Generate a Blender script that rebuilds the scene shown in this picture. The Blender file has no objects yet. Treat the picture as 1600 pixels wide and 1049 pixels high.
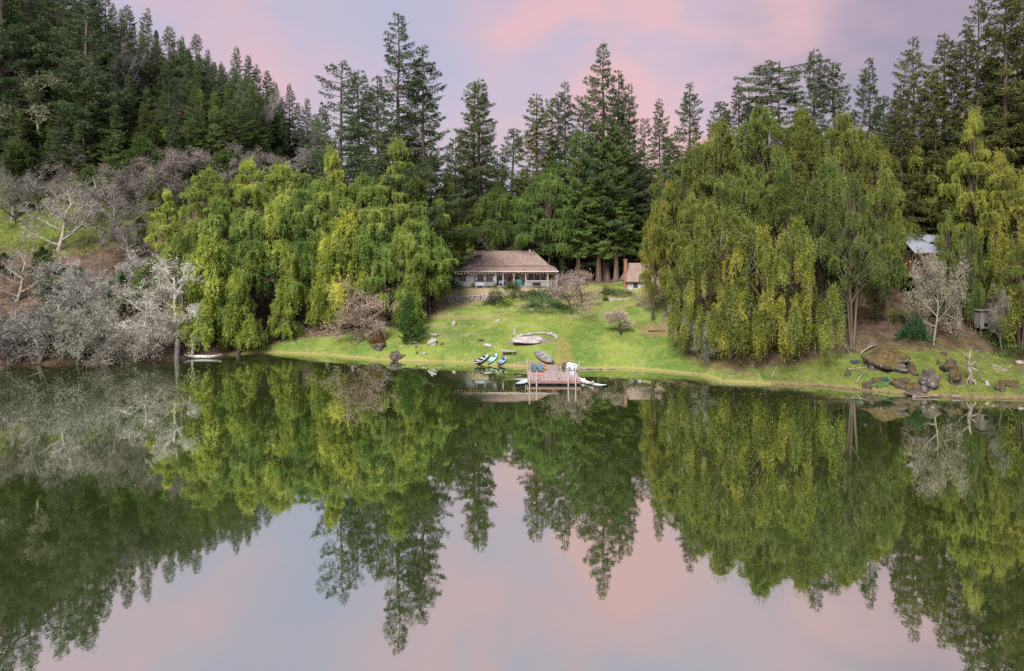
import bpy, math, random
import numpy as np
from mathutils import Vector, Matrix

scene = bpy.context.scene
COL = scene.collection
PI = math.pi

# ---------------------------------------------------------------- camera, world, sun, exposure
F = 1600 * 24.0 / 36.0          # focal length of the photograph in its own pixels
HORIZON = 340.0                 # row of the horizon in the 1600 x 1049 photograph
CAM_H = 20.0
cam_data = bpy.data.cameras.new('camera')
cam = bpy.data.objects.new('camera', cam_data)
COL.objects.link(cam)
cam.location = (0, 0, CAM_H)
cam.rotation_euler = (math.radians(90), 0, 0)
cam_data.lens = 24
cam_data.sensor_width = 36
cam_data.shift_y = -(524.5 - HORIZON) / 1600.0
cam_data.clip_start = 0.5
cam_data.clip_end = 5000
scene.camera = cam

EXPOSURE = 1.45
scene.view_settings.view_transform = 'Standard'
scene.view_settings.look = 'None'
scene.view_settings.gamma = 1
scene.view_settings.use_curve_mapping = False
scene.view_settings.exposure = EXPOSURE
SUN_EL = math.radians(44)
SUN_AZ = math.radians(204)      # compass bearing of the sun, clockwise from +Y: behind the camera

world = bpy.data.worlds.new('World')
scene.world = world
world.use_nodes = True
wn, wl = world.node_tree.nodes, world.node_tree.links
wn.clear()

def W(t, **kw):
    n = wn.new(t)
    for k, v in kw.items():
        setattr(n, k, v)
    return n

def direction(px, py):
    v = Vector(((px - 800) / F, 1.0, (HORIZON - py) / F)); v.normalize(); return v

w_tc = W('ShaderNodeTexCoord')
w_sky = W('ShaderNodeTexSky', sky_type='NISHITA')
w_sky.sun_disc = False
w_sky.sun_elevation = SUN_EL
w_sky.sun_rotation = SUN_AZ
w_sky.air_density = 1.0
w_sky.dust_density = 1.5

def wmath(op, a, b=None, clamp=False):
    n = W('ShaderNodeMath', operation=op); n.use_clamp = clamp
    for i, s in enumerate((a, b)):
        if s is None: continue
        if isinstance(s, (int, float)): n.inputs[i].default_value = s
        else: wl.new(s, n.inputs[i])
    return n.outputs[0]

def wsmooth(val, lo, hi):
    n = W('ShaderNodeMapRange', interpolation_type='SMOOTHSTEP')
    wl.new(val, n.inputs[0]); n.inputs[1].default_value = lo; n.inputs[2].default_value = hi
    return n.outputs[0]

def wmix(fac, a, b):
    n = W('ShaderNodeMix', data_type='RGBA')
    if isinstance(fac, (int, float)): n.inputs[0].default_value = fac
    else: wl.new(fac, n.inputs[0])
    for i, s in ((6, a), (7, b)):
        if isinstance(s, tuple): n.inputs[i].default_value = s + (1,)
        else: wl.new(s, n.inputs[i])
    return n.outputs[2]

# thin evening cloud: a domain-warped noise over the sky directions
w_map = W('ShaderNodeMapping'); w_map.inputs['Scale'].default_value = (1.5, 1.5, 2.6)
w_map.inputs['Location'].default_value = (0.35, 0.2, 0.1)
wl.new(w_tc.outputs['Generated'], w_map.inputs[0])
w_n1 = W('ShaderNodeTexNoise'); w_n1.inputs['Scale'].default_value = 1.6; w_n1.inputs['Detail'].default_value = 5; w_n1.inputs['Roughness'].default_value = 0.5
w_n1.inputs['Distortion'].default_value = 0.4
wl.new(w_map.outputs[0], w_n1.inputs['Vector'])
w_n2 = W('ShaderNodeTexNoise'); w_n2.inputs['Scale'].default_value = 3.4; w_n2.inputs['Detail'].default_value = 7; w_n2.inputs['Roughness'].default_value = 0.52
w_n2.inputs['Distortion'].default_value = 0.3
wl.new(w_map.outputs[0], w_n2.inputs['Vector'])

def wblob(px, py, inner, outer):
    d = direction(px, py)
    n = W('ShaderNodeVectorMath', operation='DOT_PRODUCT')
    wl.new(w_tc.outputs['Generated'], n.inputs[0]); n.inputs[1].default_value = d
    return wsmooth(n.outputs['Value'], math.cos(math.radians(outer)), math.cos(math.radians(inner)))

LAV = (0.540, 0.475, 0.590); BLUE = (0.455, 0.460, 0.610); PINK = (0.760, 0.470, 0.495); GREY = (0.330, 0.270, 0.360)
base = wmix(wsmooth(w_n1.outputs[0], 0.38, 0.62), LAV, BLUE)
base = wmix(wmath('MULTIPLY', wblob(1650, 40, 8, 26), 0.85), base, GREY)
pinkamt = wmath('MULTIPLY', wsmooth(w_n2.outputs[0], 0.40, 0.66), wsmooth(w_n1.outputs[0], 0.62, 0.40))
blobs = None
for (px, py, i, o, k) in ((1000, 120, 2, 17, 0.85), (900, -20, 3, 15, 0.5), (330, 60, 2, 12, 0.42), (450, 170, 1, 7, 0.3), (1010, 290, 2, 12, 0.45),
                          (800, -330, 3, 14, 0.7), (1120, -120, 3, 13, 0.6), (150, -260, 3, 14, 0.5), (1500, -300, 3, 12, .5)):
    b = wmath('MULTIPLY', wblob(px, py, i, o), k)
    blobs = b if blobs is None else wmath('ADD', blobs, b)
tex = wmath('ADD', wmath('MULTIPLY', wsmooth(w_n2.outputs[0], 0.33, 0.64), 0.75), 0.16)
amt = wmath('ADD', wmath('MULTIPLY', blobs, tex), wmath('MULTIPLY', pinkamt, 0.25), clamp=True)
sky_col = wmix(amt, base, PINK)
w_gain = W('ShaderNodeVectorMath', operation='SCALE'); w_gain.inputs['Scale'].default_value = 1.04 / (2 ** EXPOSURE) / 0.15
wl.new(sky_col, w_gain.inputs[0])
sky_all = wmix(0.03, w_gain.outputs[0], w_sky.outputs[0])
w_bg = W('ShaderNodeBackground'); w_bg.inputs['Strength'].default_value = 0.15
wl.new(sky_all, w_bg.inputs['Color'])
w_out = W('ShaderNodeOutputWorld'); wl.new(w_bg.outputs[0], w_out.inputs[0])

sun_data = bpy.data.lights.new('sun', 'SUN')
sun = bpy.data.objects.new('sun', sun_data)
COL.objects.link(sun)
sun_data.energy = 1.7
sun_data.angle = math.radians(22)
sun_data.color = (1.0, 0.93, 0.82)
sd = Vector((math.sin(SUN_AZ) * math.cos(SUN_EL), math.cos(SUN_AZ) * math.cos(SUN_EL), math.sin(SUN_EL)))
sun.rotation_euler = sd.to_track_quat('Z', 'Y').to_euler()
sun.location = (0, -50, 90)

scene.cycles.use_denoising = False
scene.cycles.max_bounces = 6
scene.cycles.diffuse_bounces = 2
scene.cycles.glossy_bounces = 3
scene.cycles.transmission_bounces = 4
scene.cycles.transparent_max_bounces = 6
scene.cycles.sample_clamp_indirect = 4
scene.cycles.caustics_reflective = False
scene.cycles.caustics_refractive = False

rng = np.random.default_rng(7)
R = random.Random(11)

# ---------------------------------------------------------------- helpers
def mesh_from(name, verts, faces, mats=(), rnd=None, smooth=False, midx=None):
    """verts (n,3); faces: array (m,3) or (m,4) or a list of tuples"""
    me = bpy.data.meshes.new(name)
    verts = np.asarray(verts, dtype=np.float32)
    if isinstance(faces, np.ndarray):
        m, k = faces.shape
        me.vertices.add(len(verts)); me.vertices.foreach_set('co', verts.ravel())
        me.loops.add(m * k); me.loops.foreach_set('vertex_index', faces.astype(np.int32).ravel())
        me.polygons.add(m)
        me.polygons.foreach_set('loop_start', np.arange(0, m * k, k, dtype=np.int32))
        me.polygons.foreach_set('loop_total', np.full(m, k, dtype=np.int32))
        me.update(calc_edges=True)
    else:
        me.from_pydata([tuple(map(float, v)) for v in verts], [], faces)
        me.update()
    for m_ in mats: me.materials.append(m_)
    if rnd is not None:
        a = me.attributes.new('rnd', 'FLOAT', 'FACE'); a.data.foreach_set('value', np.asarray(rnd, dtype=np.float32))
    if midx is not None:
        me.polygons.foreach_set('material_index', np.asarray(midx, dtype=np.int32))
    if smooth:
        me.polygons.foreach_set('use_smooth', np.ones(len(me.polygons), dtype=bool))
    return me

def link(name, me, parent=None, loc=(0, 0, 0), rot=(0, 0, 0), scale=None):
    o = bpy.data.objects.new(name, me); COL.objects.link(o)
    if parent is not None: o.parent = parent
    o.location = loc; o.rotation_euler = rot
    if scale is not None: o.scale = scale
    return o

def tag(o, label, cat, group=None):
    o['label'] = label; o['category'] = cat
    if group: o['group'] = group
    return o

def thing(name, label, cat, loc=(0, 0, 0), rz=0, group=None):
    return tag(link(name, None, None, loc, (0, 0, rz)), label, cat, group)

class MB:
    """collects simple shapes into one mesh"""
    def __init__(s): s.v = []; s.f = []; s.m = []
    def add(s, vs, fs, mi=0):
        b = len(s.v); s.v += [tuple(v) for v in vs]; s.f += [tuple(i + b for i in f) for f in fs]; s.m += [mi] * len(fs)
    def box(s, x0, x1, y0, y1, z0, z1, mi=0):
        vs = [(x, y, z) for z in (z0, z1) for y in (y0, y1) for x in (x0, x1)]
        s.add(vs, [(0, 2, 3, 1), (4, 5, 7, 6), (0, 1, 5, 4), (2, 6, 7, 3), (0, 4, 6, 2), (1, 3, 7, 5)], mi)
    def bar(s, p, q, w, h=None, mi=0):
        h = h or w; p = Vector(p); q = Vector(q); d = (q - p).normalized()
        u = d.cross(Vector((0, 0, 1)))
        u = Vector((1, 0, 0)) if u.length < 1e-3 else u.normalized()
        n = u.cross(d)
        vs = [a + u * (sx * w / 2) + n * (sy * h / 2) for a in (p, q) for sx, sy in ((-1, -1), (1, -1), (1, 1), (-1, 1))]
        s.add(vs, [(3, 2, 1, 0), (4, 5, 6, 7), (0, 1, 5, 4), (1, 2, 6, 5), (2, 3, 7, 6), (3, 0, 4, 7)], mi)
    def tube(s, pts, rad, n=6, mi=0, cap=True):
        pts = [Vector(p) for p in pts]
        if isinstance(rad, (int, float)): rad = [rad] * len(pts)
        b = len(s.v)
        for i, p in enumerate(pts):
            d = (pts[min(i + 1, len(pts) - 1)] - pts[max(i - 1, 0)]).normalized()
            u = d.cross(Vector((0.31, 0.17, 0.93))); u = Vector((1, 0, 0)) if u.length < 1e-3 else u.normalized()
            w = d.cross(u)
            for k in range(n):
                a = 2 * PI * k / n
                s.v.append(tuple(p + (u * math.cos(a) + w * math.sin(a)) * rad[i]))
        for i in range(len(pts) - 1):
            for k in range(n):
                a = b + i * n + k; c = b + i * n + (k + 1) % n
                s.f.append((a, c, c + n, a + n)); s.m.append(mi)
        if cap:
            s.f.append(tuple(b + k for k in range(n))[::-1]); s.m.append(mi)
            s.f.append(tuple(b + (len(pts) - 1) * n + k for k in range(n))); s.m.append(mi)
    def build(s, name, mats, parent=None, smooth=False, loc=(0, 0, 0), rot=(0, 0, 0)):
        if not isinstance(mats, (list, tuple)): mats = [mats]
        me = mesh_from(name, s.v, s.f, mats, smooth=smooth, midx=s.m)
        return link(name, me, parent, loc, rot)

def copy_tree(o, parent=None):
    c = o.copy(); COL.objects.link(c)
    if parent is not None: c.parent = parent
    for ch in list(o.children): copy_tree(ch, c)
    return c

# ---------------------------------------------------------------- materials
def mat(name):
    m = bpy.data.materials.new(name); m.use_nodes = True
    nt = m.node_tree; nt.nodes.clear()
    out = nt.nodes.new('ShaderNodeOutputMaterial')
    return m, nt, out

class NT:
    def __init__(s, nt): s.nt = nt
    def n(s, t, **kw):
        x = s.nt.nodes.new(t)
        for k, v in kw.items(): setattr(x, k, v)
        return x
    def l(s, a, b): s.nt.links.new(a, b)
    def put(s, inp, v):
        if isinstance(v, (int, float)): inp.default_value = v
        elif isinstance(v, tuple): inp.default_value = v if len(v) == len(inp.default_value) else v + (1,)
        else: s.l(v, inp)
    def mix(s, fac, a, b, blend='MIX'):
        x = s.n('ShaderNodeMix', data_type='RGBA', blend_type=blend)
        s.put(x.inputs[0], fac); s.put(x.inputs[6], a); s.put(x.inputs[7], b); return x.outputs[2]
    def math(s, op, a, b=0.0, clamp=False):
        x = s.n('ShaderNodeMath', operation=op); x.use_clamp = clamp
        s.put(x.inputs[0], a); s.put(x.inputs[1], b); return x.outputs[0]
    def ramp(s, v, lo, hi, a=0.0, b=1.0):
        x = s.n('ShaderNodeMapRange', interpolation_type='SMOOTHSTEP')
        s.put(x.inputs[0], v)
        for i, q in enumerate((lo, hi, a, b)): x.inputs[i + 1].default_value = q
        return x.outputs[0]
    def noise(s, scale, detail=4, rough=0.55, vec=None, dist=0.0):
        x = s.n('ShaderNodeTexNoise'); x.inputs['Scale'].default_value = scale; x.inputs['Detail'].default_value = detail
        x.inputs['Roughness'].default_value = rough; x.inputs['Distortion'].default_value = dist
        if vec is not None: s.l(vec, x.inputs['Vector'])
        return x.outputs[0]
    def pos(s): return s.n('ShaderNodeNewGeometry').outputs['Position']
    def scaled(s, vec, sc):
        x = s.n('ShaderNodeMapping'); x.inputs['Scale'].default_value = sc; s.l(vec, x.inputs[0]); return x.outputs[0]
    def attr(s, name, out='Fac'):
        x = s.n('ShaderNodeAttribute'); x.attribute_name = name; return x.outputs[out]

def foliage_mat(name, c_dark, c_mid, c_light, trans=0.35, nscale=0.35, gloss=0.015):
    m, nt, out = mat(name); g = NT(nt)
    oi = g.n('ShaderNodeObjectInfo')
    obco = g.n('ShaderNodeTexCoord').outputs['Object']
    off = g.n('ShaderNodeVectorMath', operation='ADD'); g.l(obco, off.inputs[0]); g.l(oi.outputs['Location'], off.inputs[1])
    nz = g.noise(nscale, 3, 0.6, off.outputs[0])
    r = g.attr('rnd')
    v = g.math('ADD', g.math('MULTIPLY', g.ramp(nz, 0.3, 0.7), 0.62), g.math('MULTIPLY', r, 0.38))
    col = g.mix(g.ramp(v, 0.0, 0.5), c_dark, c_mid)
    col = g.mix(g.ramp(v, 0.5, 1.0), col, c_light)
    col = g.mix(1.0, col, oi.outputs['Color'], 'MULTIPLY')
    hs = g.n('ShaderNodeHueSaturation')
    hs.inputs['Hue'].default_value = 0.5
    g.l(g.math('ADD', g.math('MULTIPLY', oi.outputs['Random'], 0.3), 0.85), hs.inputs['Value']); g.l(col, hs.inputs['Color'])
    d = g.n('ShaderNodeBsdfDiffuse'); g.l(hs.outputs[0], d.inputs[0])
    t = g.n('ShaderNodeBsdfTranslucent'); g.l(hs.outputs[0], t.inputs[0])
    mx = g.n('ShaderNodeMixShader'); mx.inputs[0].default_value = trans
    g.l(d.outputs[0], mx.inputs[1]); g.l(t.outputs[0], mx.inputs[2])
    gl = g.n('ShaderNodeBsdfGlossy'); gl.inputs['Roughness'].default_value = 0.45; gl.inputs[0].default_value = (1, 1, 1, 1)
    m2 = g.n('ShaderNodeMixShader'); m2.inputs[0].default_value = gloss
    g.l(mx.outputs[0], m2.inputs[1]); g.l(gl.outputs[0], m2.inputs[2])
    g.l(m2.outputs[0], out.inputs[0])
    return m

def rough_mat(name, c1, c2, scale=2.0, rough=0.85, bump=0.3, detail=5, stretch=None, use_obj_color=False, metallic=0.0, c3=None, s3=8.0, lo=.35, hi=.65, coord='Object'):
    m, nt, out = mat(name); g = NT(nt)
    co = g.n('ShaderNodeTexCoord').outputs[coord]
    if stretch: co = g.scaled(co, stretch)
    nz = g.noise(scale, detail, 0.6, co)
    col = g.mix(g.ramp(nz, lo, hi), c1, c2)
    if c3 is not None:
        col = g.mix(g.ramp(g.noise(s3, 4, 0.65, co), 0.5, 0.68), col, c3)
    if use_obj_color:
        col = g.mix(1.0, col, g.n('ShaderNodeObjectInfo').outputs['Color'], 'MULTIPLY')
    b = g.n('ShaderNodeBsdfPrincipled')
    g.put(b.inputs['Base Color'], col); b.inputs['Roughness'].default_value = rough; b.inputs['Metallic'].default_value = metallic
    if bump:
        bp = g.n('ShaderNodeBump'); bp.inputs['Strength'].default_value = bump; bp.inputs['Distance'].default_value = 0.05
        g.l(g.noise(scale * 4, 4, 0.6, co), bp.inputs['Height']); g.l(bp.outputs[0], b.inputs['Normal'])
    g.l(b.outputs[0], out.inputs[0])
    return m

M = {}
M['fir'] = foliage_mat('fir_needles', (0.060, 0.092, 0.044), (0.120, 0.165, 0.072), (0.210, 0.250, 0.105), 0.4)
M['redwood'] = foliage_mat('redwood_needles', (0.065, 0.120, 0.040), (0.140, 0.220, 0.070), (0.250, 0.340, 0.110), 0.4)
M['lime'] = foliage_mat('lime_leaves', (0.120, 0.200, 0.055), (0.360, 0.460, 0.105), (0.640, 0.710, 0.200), 0.4, 0.25)
M['gold'] = foliage_mat('olive_leaves', (0.085, 0.120, 0.036), (0.250, 0.290, 0.068), (0.480, 0.490, 0.140), 0.35, 0.25)
M['shrub'] = foliage_mat('shrub_leaves', (0.085, 0.105, 0.065), (0.16, 0.19, 0.115), (0.26, 0.29, 0.18), 0.3, 1.2)
M['bark'] = rough_mat('grey_brown_bark', (0.10, 0.075, 0.06), (0.20, 0.16, 0.135), 1.5, 0.95, 0.6, stretch=(1, 1, 0.15), use_obj_color=True)
M['lichen'] = rough_mat('pale_lichen_bark', (0.42, 0.41, 0.37), (0.66, 0.65, 0.60), 1.2, 0.95, 0.4, use_obj_color=True)
M['rock'] = None
# ---------------------------------------------------------------- terrain
SHORE_PX = [(-300, 572), (-120, 573), (0, 572), (110, 568), (200, 566), (290, 560), (345, 556), (400, 552), (450, 553), (520, 557), (600, 565), (700, 567),
            (780, 572), (850, 577), (905, 577), (960, 577), (1040, 582), (1100, 588), (1130, 597), (1200, 601), (1300, 606), (1370, 613),
            (1440, 620), (1530, 624), (1600, 625), (1750, 632), (1950, 650)]
_sx, _sy = [], []
for px, py in SHORE_PX:
    d = F * CAM_H / (py - HORIZON); _sx.append((px - 800) / F * d); _sy.append(d)
_sx = [-230, -170, -140] + _sx + [110, 140, 190]
_sy = [-40, 30, 70] + _sy + [55, 20, -40]

def vnoise(x, y, scale, seed=0):
    """smooth value noise in numpy"""
    x = np.asarray(x, dtype=float) / scale + seed * 17.31; y = np.asarray(y, dtype=float) / scale + seed * 9.77
    xi = np.floor(x).astype(np.int64); yi = np.floor(y).astype(np.int64)
    xf = x - xi; yf = y - yi
    u = xf * xf * (3 - 2 * xf); v = yf * yf * (3 - 2 * yf)
    def h(a, b):
        n = (a * 374761393 + b * 668265263 + seed * 974711) & 0x7fffffff
        n = ((n ^ (n >> 13)) * 1274126177) & 0x7fffffff
        return ((n ^ (n >> 16)) & 0xffff) / 65535.0
    return (h(xi, yi) * (1 - u) + h(xi + 1, yi) * u) * (1 - v) + (h(xi, yi + 1) * (1 - u) + h(xi + 1, yi + 1) * u) * v - 0.5

def sstep(x, a, b):
    t = np.clip((x - a) / (b - a), 0, 1); return t * t * (3 - 2 * t)

def smin(a, b, k):
    h = np.clip(0.5 + 0.5 * (b - a) / k, 0, 1)
    return b * (1 - h) + a * h - k * h * (1 - h)

def shore_y(x): return np.interp(x, _sx, _sy)

def land(x, y):
    """metres inland (negative: out on the lake)"""
    n = vnoise(x, y, 3.0, 3) * 0.7 + vnoise(x, y, 1.1, 4) * 0.25
    return np.maximum(y - shore_y(x), np.maximum(-170 - y, np.abs(x) - 235)) + n

def terrain(x, y):
    x = np.asarray(x, dtype=float); y = np.asarray(y, dtype=float)
    D = land(x, y)
    Dp = np.maximum(D, 0)
    # lawn and what lies behind it
    zc = np.minimum(smin(0.42 * Dp, 1.0 + 0.213 * Dp, 0.5), 7.75)
    zc = np.maximum(zc, 0)
    # terrace the house stands on
    tw = 1 - sstep(np.abs(x + 1.5), 10.5, 13.5)
    zc = np.maximum(zc, 7.7 * sstep(y, 115.9, 116.8) * tw)
    zc = zc + 0.05 * np.clip(y - 138, 0, 100)
    # right bank
    zr = smin(0.30 * Dp, 10 + 0.08 * np.minimum(Dp, 55), 3)
    zr = zr + np.minimum(0.35 * np.maximum(x - 75, 0), 14)
    # left hill
    hill = 0.20 * (y - 95) + 1.05 * (-x - 38)
    ratio = x / np.maximum(y, 60)
    ridge = np.interp(ratio, [-1.6, -1.0, -0.75, -0.60, -0.45, -0.375, -0.30, -0.26, -0.18, -0.1], [150, 112, 82, 68, 53, 46, 36, 26, 16, 10])
    zl = smin(np.maximum(hill, 0.03 * Dp) , 0.58 * Dp + 0.006 * np.maximum(Dp - 28, 0) ** 2, 4)
    zl = smin(zl, ridge, 8)
    zl = np.where(D > 0, np.maximum(zl, 0), 0)
    wl_ = sstep(-x, 30, 48)
    wr_ = sstep(x, 17, 32)
    z = zc * (1 - wl_) * (1 - wr_) + zl * wl_ + zr * wr_
    # small relief, none on the house pad
    pad = np.clip(1 - np.maximum(np.abs(x + 1) - 13, np.abs(y - 125) - 7) / 3, 0, 1)
    wild = np.clip(wl_ + wr_, 0.12, 1)
    rel = vnoise(x, y, 9, 1) * 1.1 + vnoise(x, y, 2.6, 2) * 0.35
    z = z + rel * wild * np.clip(Dp / 6, 0, 1) * (1 - pad)
    # little cut bank at the waterline
    z = z + 0.18 * sstep(D, 0.0, 0.8) * (0.4 + 0.6 * wild)
    z = np.where(D < 0, np.maximum(0.3 * D, -4.0), z + 0.02)
    far = np.hypot(x, y)
    z = np.where((D > 0) & (far > 330), z + (far - 330) * 0.004 + vnoise(x, y, 120, 8) * 5, z)
    return z

def tz(x, y): return float(terrain(np.array([x]), np.array([y]))[0])

def at(px, Y):
    """world X of a column of the photograph at distance Y"""
    return (px - 800) / F * Y

def height_at(py, Y): return CAM_H + (HORIZON - py) / F * Y

def ground_hit(px, py, y0=70.0, y1=200.0):
    """where the sight line through a photo pixel meets the ground"""
    ys = np.arange(y0, y1, 0.1)
    xs = (px - 800) / F * ys
    zs = CAM_H + (HORIZON - py) / F * ys
    g = np.maximum(terrain(xs, ys), 0)
    k = np.argmax(g >= zs)
    if g[k] < zs[k]: k = len(ys) - 1
    return float(xs[k]), float(ys[k]), float(g[k])

def spacing(segs):
    out = []
    for a, b, s in segs: out += list(np.arange(a, b, s))
    out.append(segs[-1][1]); return np.array(out)

gx = spacing([(-3000, -600, 200), (-600, -260, 20), (-260, -110, 4), (-110, 75, 0.6), (75, 150, 3), (150, 600, 20), (600, 3001, 200)])
gy = spacing([(-3000, -400, 200), (-400, 40, 15), (40, 70, 3), (70, 140, 0.6), (140, 300, 3), (300, 700, 20), (700, 3001, 200)])
GX, GY = np.meshgrid(gx, gy)
GZ = terrain(GX, GY)
nx, ny = len(gx), len(gy)
idx = np.arange(nx * ny).reshape(ny, nx)
quads = np.stack([idx[:-1, :-1], idx[:-1, 1:], idx[1:, 1:], idx[1:, :-1]], axis=-1).reshape(-1, 4)
V = np.stack([GX, GY, GZ], axis=-1).reshape(-1, 3)
cxy = V[quads].mean(axis=1)
lawn_l = np.interp(cxy[:, 1], [88, 98, 101.5, 103.5, 106, 110, 118, 126], [-45, -43, -41, -36, -18, -13, -12.5, -12.5])
lawn_r = np.interp(cxy[:, 1], [80, 86, 95, 105, 118, 126], [31, 31, 30, 29, 27, 26])
lawn_r = lawn_r + vnoise(cxy[:, 0], cxy[:, 1], 4.0, 12) * 4
lawn_l = lawn_l + vnoise(cxy[:, 0], cxy[:, 1], 4.0, 13) * 4
is_lawn = (cxy[:, 0] > lawn_l) & (cxy[:, 0] < lawn_r) & (cxy[:, 1] < 126) & (land(cxy[:, 0], cxy[:, 1]) > -1.5)

def grassy_colour(g, P):
    """the lawn: fresh yellow-green with straw patches, by world position"""
    big = g.noise(0.16, 4, 0.6, P, 0.4)
    mid = g.noise(0.9, 5, 0.65, P)
    fine = g.noise(7.0, 4, 0.7, P)
    sx = g.n('ShaderNodeSeparateXYZ'); g.l(P, sx.inputs[0])
    c = g.mix(g.ramp(big, 0.36, 0.62), (0.150, 0.260, 0.050), (0.285, 0.375, 0.075))
    c = g.mix(g.math('MULTIPLY', g.ramp(mid, 0.5, 0.72), 0.75), c, (0.42, 0.37, 0.16))
    # straw-coloured terraces higher up by the house
    up = g.math('MULTIPLY', g.ramp(sx.outputs[1], 101, 112), g.ramp(g.noise(0.3, 3, 0.6, g.scaled(P, (0.45, 1.3, 1)), 0.5), 0.42, 0.58))
    c = g.mix(g.math('MULTIPLY', up, 0.85), c, (0.44, 0.37, 0.20))
    c = g.mix(g.math('MULTIPLY', g.ramp(fine, 0.42, 0.75), 0.35), c, (0.10, 0.15, 0.02))
    return c, sx

def lawn_material():
    m, nt, out = mat('lawn_grass'); g = NT(nt)
    P = g.pos()
    c, sx = grassy_colour(g, P)
    # trodden tracks of bare earth
    ring = ground_hit(834, 534)
    def track(x0, y0, rx, ry):
        a = g.math('DIVIDE', g.math('SUBTRACT', sx.outputs[0], x0), rx); b = g.math('DIVIDE', g.math('SUBTRACT', sx.outputs[1], y0), ry)
        rr = g.math('ADD', g.math('MULTIPLY', a, a), g.math('MULTIPLY', b, b))
        rr = g.math('ADD', rr, g.math('MULTIPLY', g.math('SUBTRACT', g.noise(1.1, 4, 0.6, P), 0.5), 1.6))
        return g.ramp(rr, 1.25, 0.5)
    for (x0, y0, rx, ry, k, col) in ((7.0, 94.0, 1.3, 4.2, 0.42, (0.42, 0.25, 0.12)), (ring[0] - .3, ring[1] + .4, 3.6, 1.5, 0.8, (0.30, 0.24, 0.20)), (28, 98, 5.5, 15, .95, (0.20, 0.135, 0.085)), (-13, 113, 3, 5, .7, (0.24, 0.18, 0.12)), (6, 112, 7, 2.0, .5, (.44, .36, .22)), (-27, 105.5, 9, 2.2, .9, (0.16, 0.10, 0.07)), (-17, 108, 3, 4, .85, (0.17, 0.11, 0.075)), (2.6, 91.5, 3.0, 0.8, .55, (0.36, 0.28, 0.19)),
                                     (21.5, 99.5, 3.2, 2.6, 0.75, (0.34, 0.22, 0.13)), (-1, 117.3, 13, 1.4, 0.7, (0.36, 0.29, 0.2)), (-9, 101, 5, 0.8, .4, (0.33, 0.28, 0.2))):
        c = g.mix(g.math('MULTIPLY', track(x0, y0, rx, ry), k), c, col)
    # straw and mud along the waterline
    c = g.mix(g.ramp(sx.outputs[2], 0.42, 0.15, 0.0, 0.6), c, (0.44, 0.36, 0.14))
    c = g.mix(g.ramp(sx.outputs[2], 0.16, 0.03, 0.0, 0.6), c, (0.24, 0.18, 0.10))
    b = g.n('ShaderNodeBsdfPrincipled'); g.l(c, b.inputs['Base Color']); b.inputs['Roughness'].default_value = 0.95
    bp = g.n('ShaderNodeBump'); bp.inputs['Strength'].default_value = 0.8; bp.inputs['Distance'].default_value = 0.12
    g.l(g.noise(5.0, 6, 0.7, P), bp.inputs['Height']); g.l(bp.outputs[0], b.inputs['Normal'])
    g.l(b.outputs[0], out.inputs[0]); return m

def ground_material():
    m, nt, out = mat('wild_ground'); g = NT(nt)
    P = g.pos()
    sx = g.n('ShaderNodeSeparateXYZ'); g.l(P, sx.inputs[0])
    big = g.noise(0.22, 4, 0.6, P, 0.5); mid = g.noise(0.8, 5, 0.65, P); fine = g.noise(6.0, 4, 0.7, P)
    litter = g.mix(g.ramp(mid, 0.35, 0.65), (0.085, 0.055, 0.038), (0.19, 0.125, 0.08))
    litter = g.mix(g.math('MULTIPLY', g.ramp(fine, 0.5, 0.75), 0.6), litter, (0.27, 0.20, 0.14))
    grass = g.mix(g.ramp(mid, 0.35, 0.65), (0.11, 0.17, 0.03), (0.22, 0.26, 0.05))
    grass = g.mix(g.math('MULTIPLY', g.ramp(fine, 0.5, 0.75), 0.4), grass, (0.32, 0.28, 0.12))
    # grass where it is open: the strip by the right shore and the glade on the left hill
    def region(x0, y0, rx, ry, hard=1.0):
        a = g.math('DIVIDE', g.math('SUBTRACT', sx.outputs[0], x0), rx); b = g.math('DIVIDE', g.math('SUBTRACT', sx.outputs[1], y0), ry)
        rr = g.math('ADD', g.math('MULTIPLY', a, a), g.math('MULTIPLY', b, b))
        rr = g.math('ADD', rr, g.math('MULTIPLY', g.math('SUBTRACT', big, 0.5), 2.2))
        return g.ramp(rr, 1.2, 0.6)
    reg = g.math('MAXIMUM', region(46, 79.5, 19, 6.5), region(-86, 126, 24, 11))
    reg = g.math('MAXIMUM', reg, g.math('MULTIPLY', region(36, 82.5, 9, 3), 0.9))
    c = g.mix(reg, litter, grass)
    zz = g.math('ADD', sx.outputs[2], g.math('MULTIPLY', g.math('SUBTRACT', g.noise(1.6, 4, 0.7, P), 0.5), 0.9))
    c = g.mix(g.ramp(zz, 0.5, 0.2, 0.0, 0.7), c, (0.30, 0.22, 0.12))
    c = g.mix(g.ramp(zz, 0.20, 0.0, 0.0, 0.85), c, (0.12, 0.08, 0.055))
    b = g.n('ShaderNodeBsdfPrincipled'); g.l(c, b.inputs['Base Color']); b.inputs['Roughness'].default_value = 0.97
    bp = g.n('ShaderNodeBump'); bp.inputs['Strength'].default_value = 1.0; bp.inputs['Distance'].default_value = 0.2
    g.l(g.noise(3.0, 6, 0.7, P), bp.inputs['Height']); g.l(bp.outputs[0], b.inputs['Normal'])
    g.l(b.outputs[0], out.inputs[0]); return m

M['lawn'] = lawn_material(); M['ground'] = ground_material()

def sub_mesh(name, sel, m):
    q = quads[sel]; used, inv = np.unique(q.ravel(), return_inverse=True)
    me = mesh_from(name, V[used], inv.reshape(-1, 4), [m], smooth=True)
    o = link(name, me); o['kind'] = 'structure'; return o
sub_mesh('ground', ~is_lawn, M['ground'])
sub_mesh('lawn', is_lawn, M['lawn'])

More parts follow.
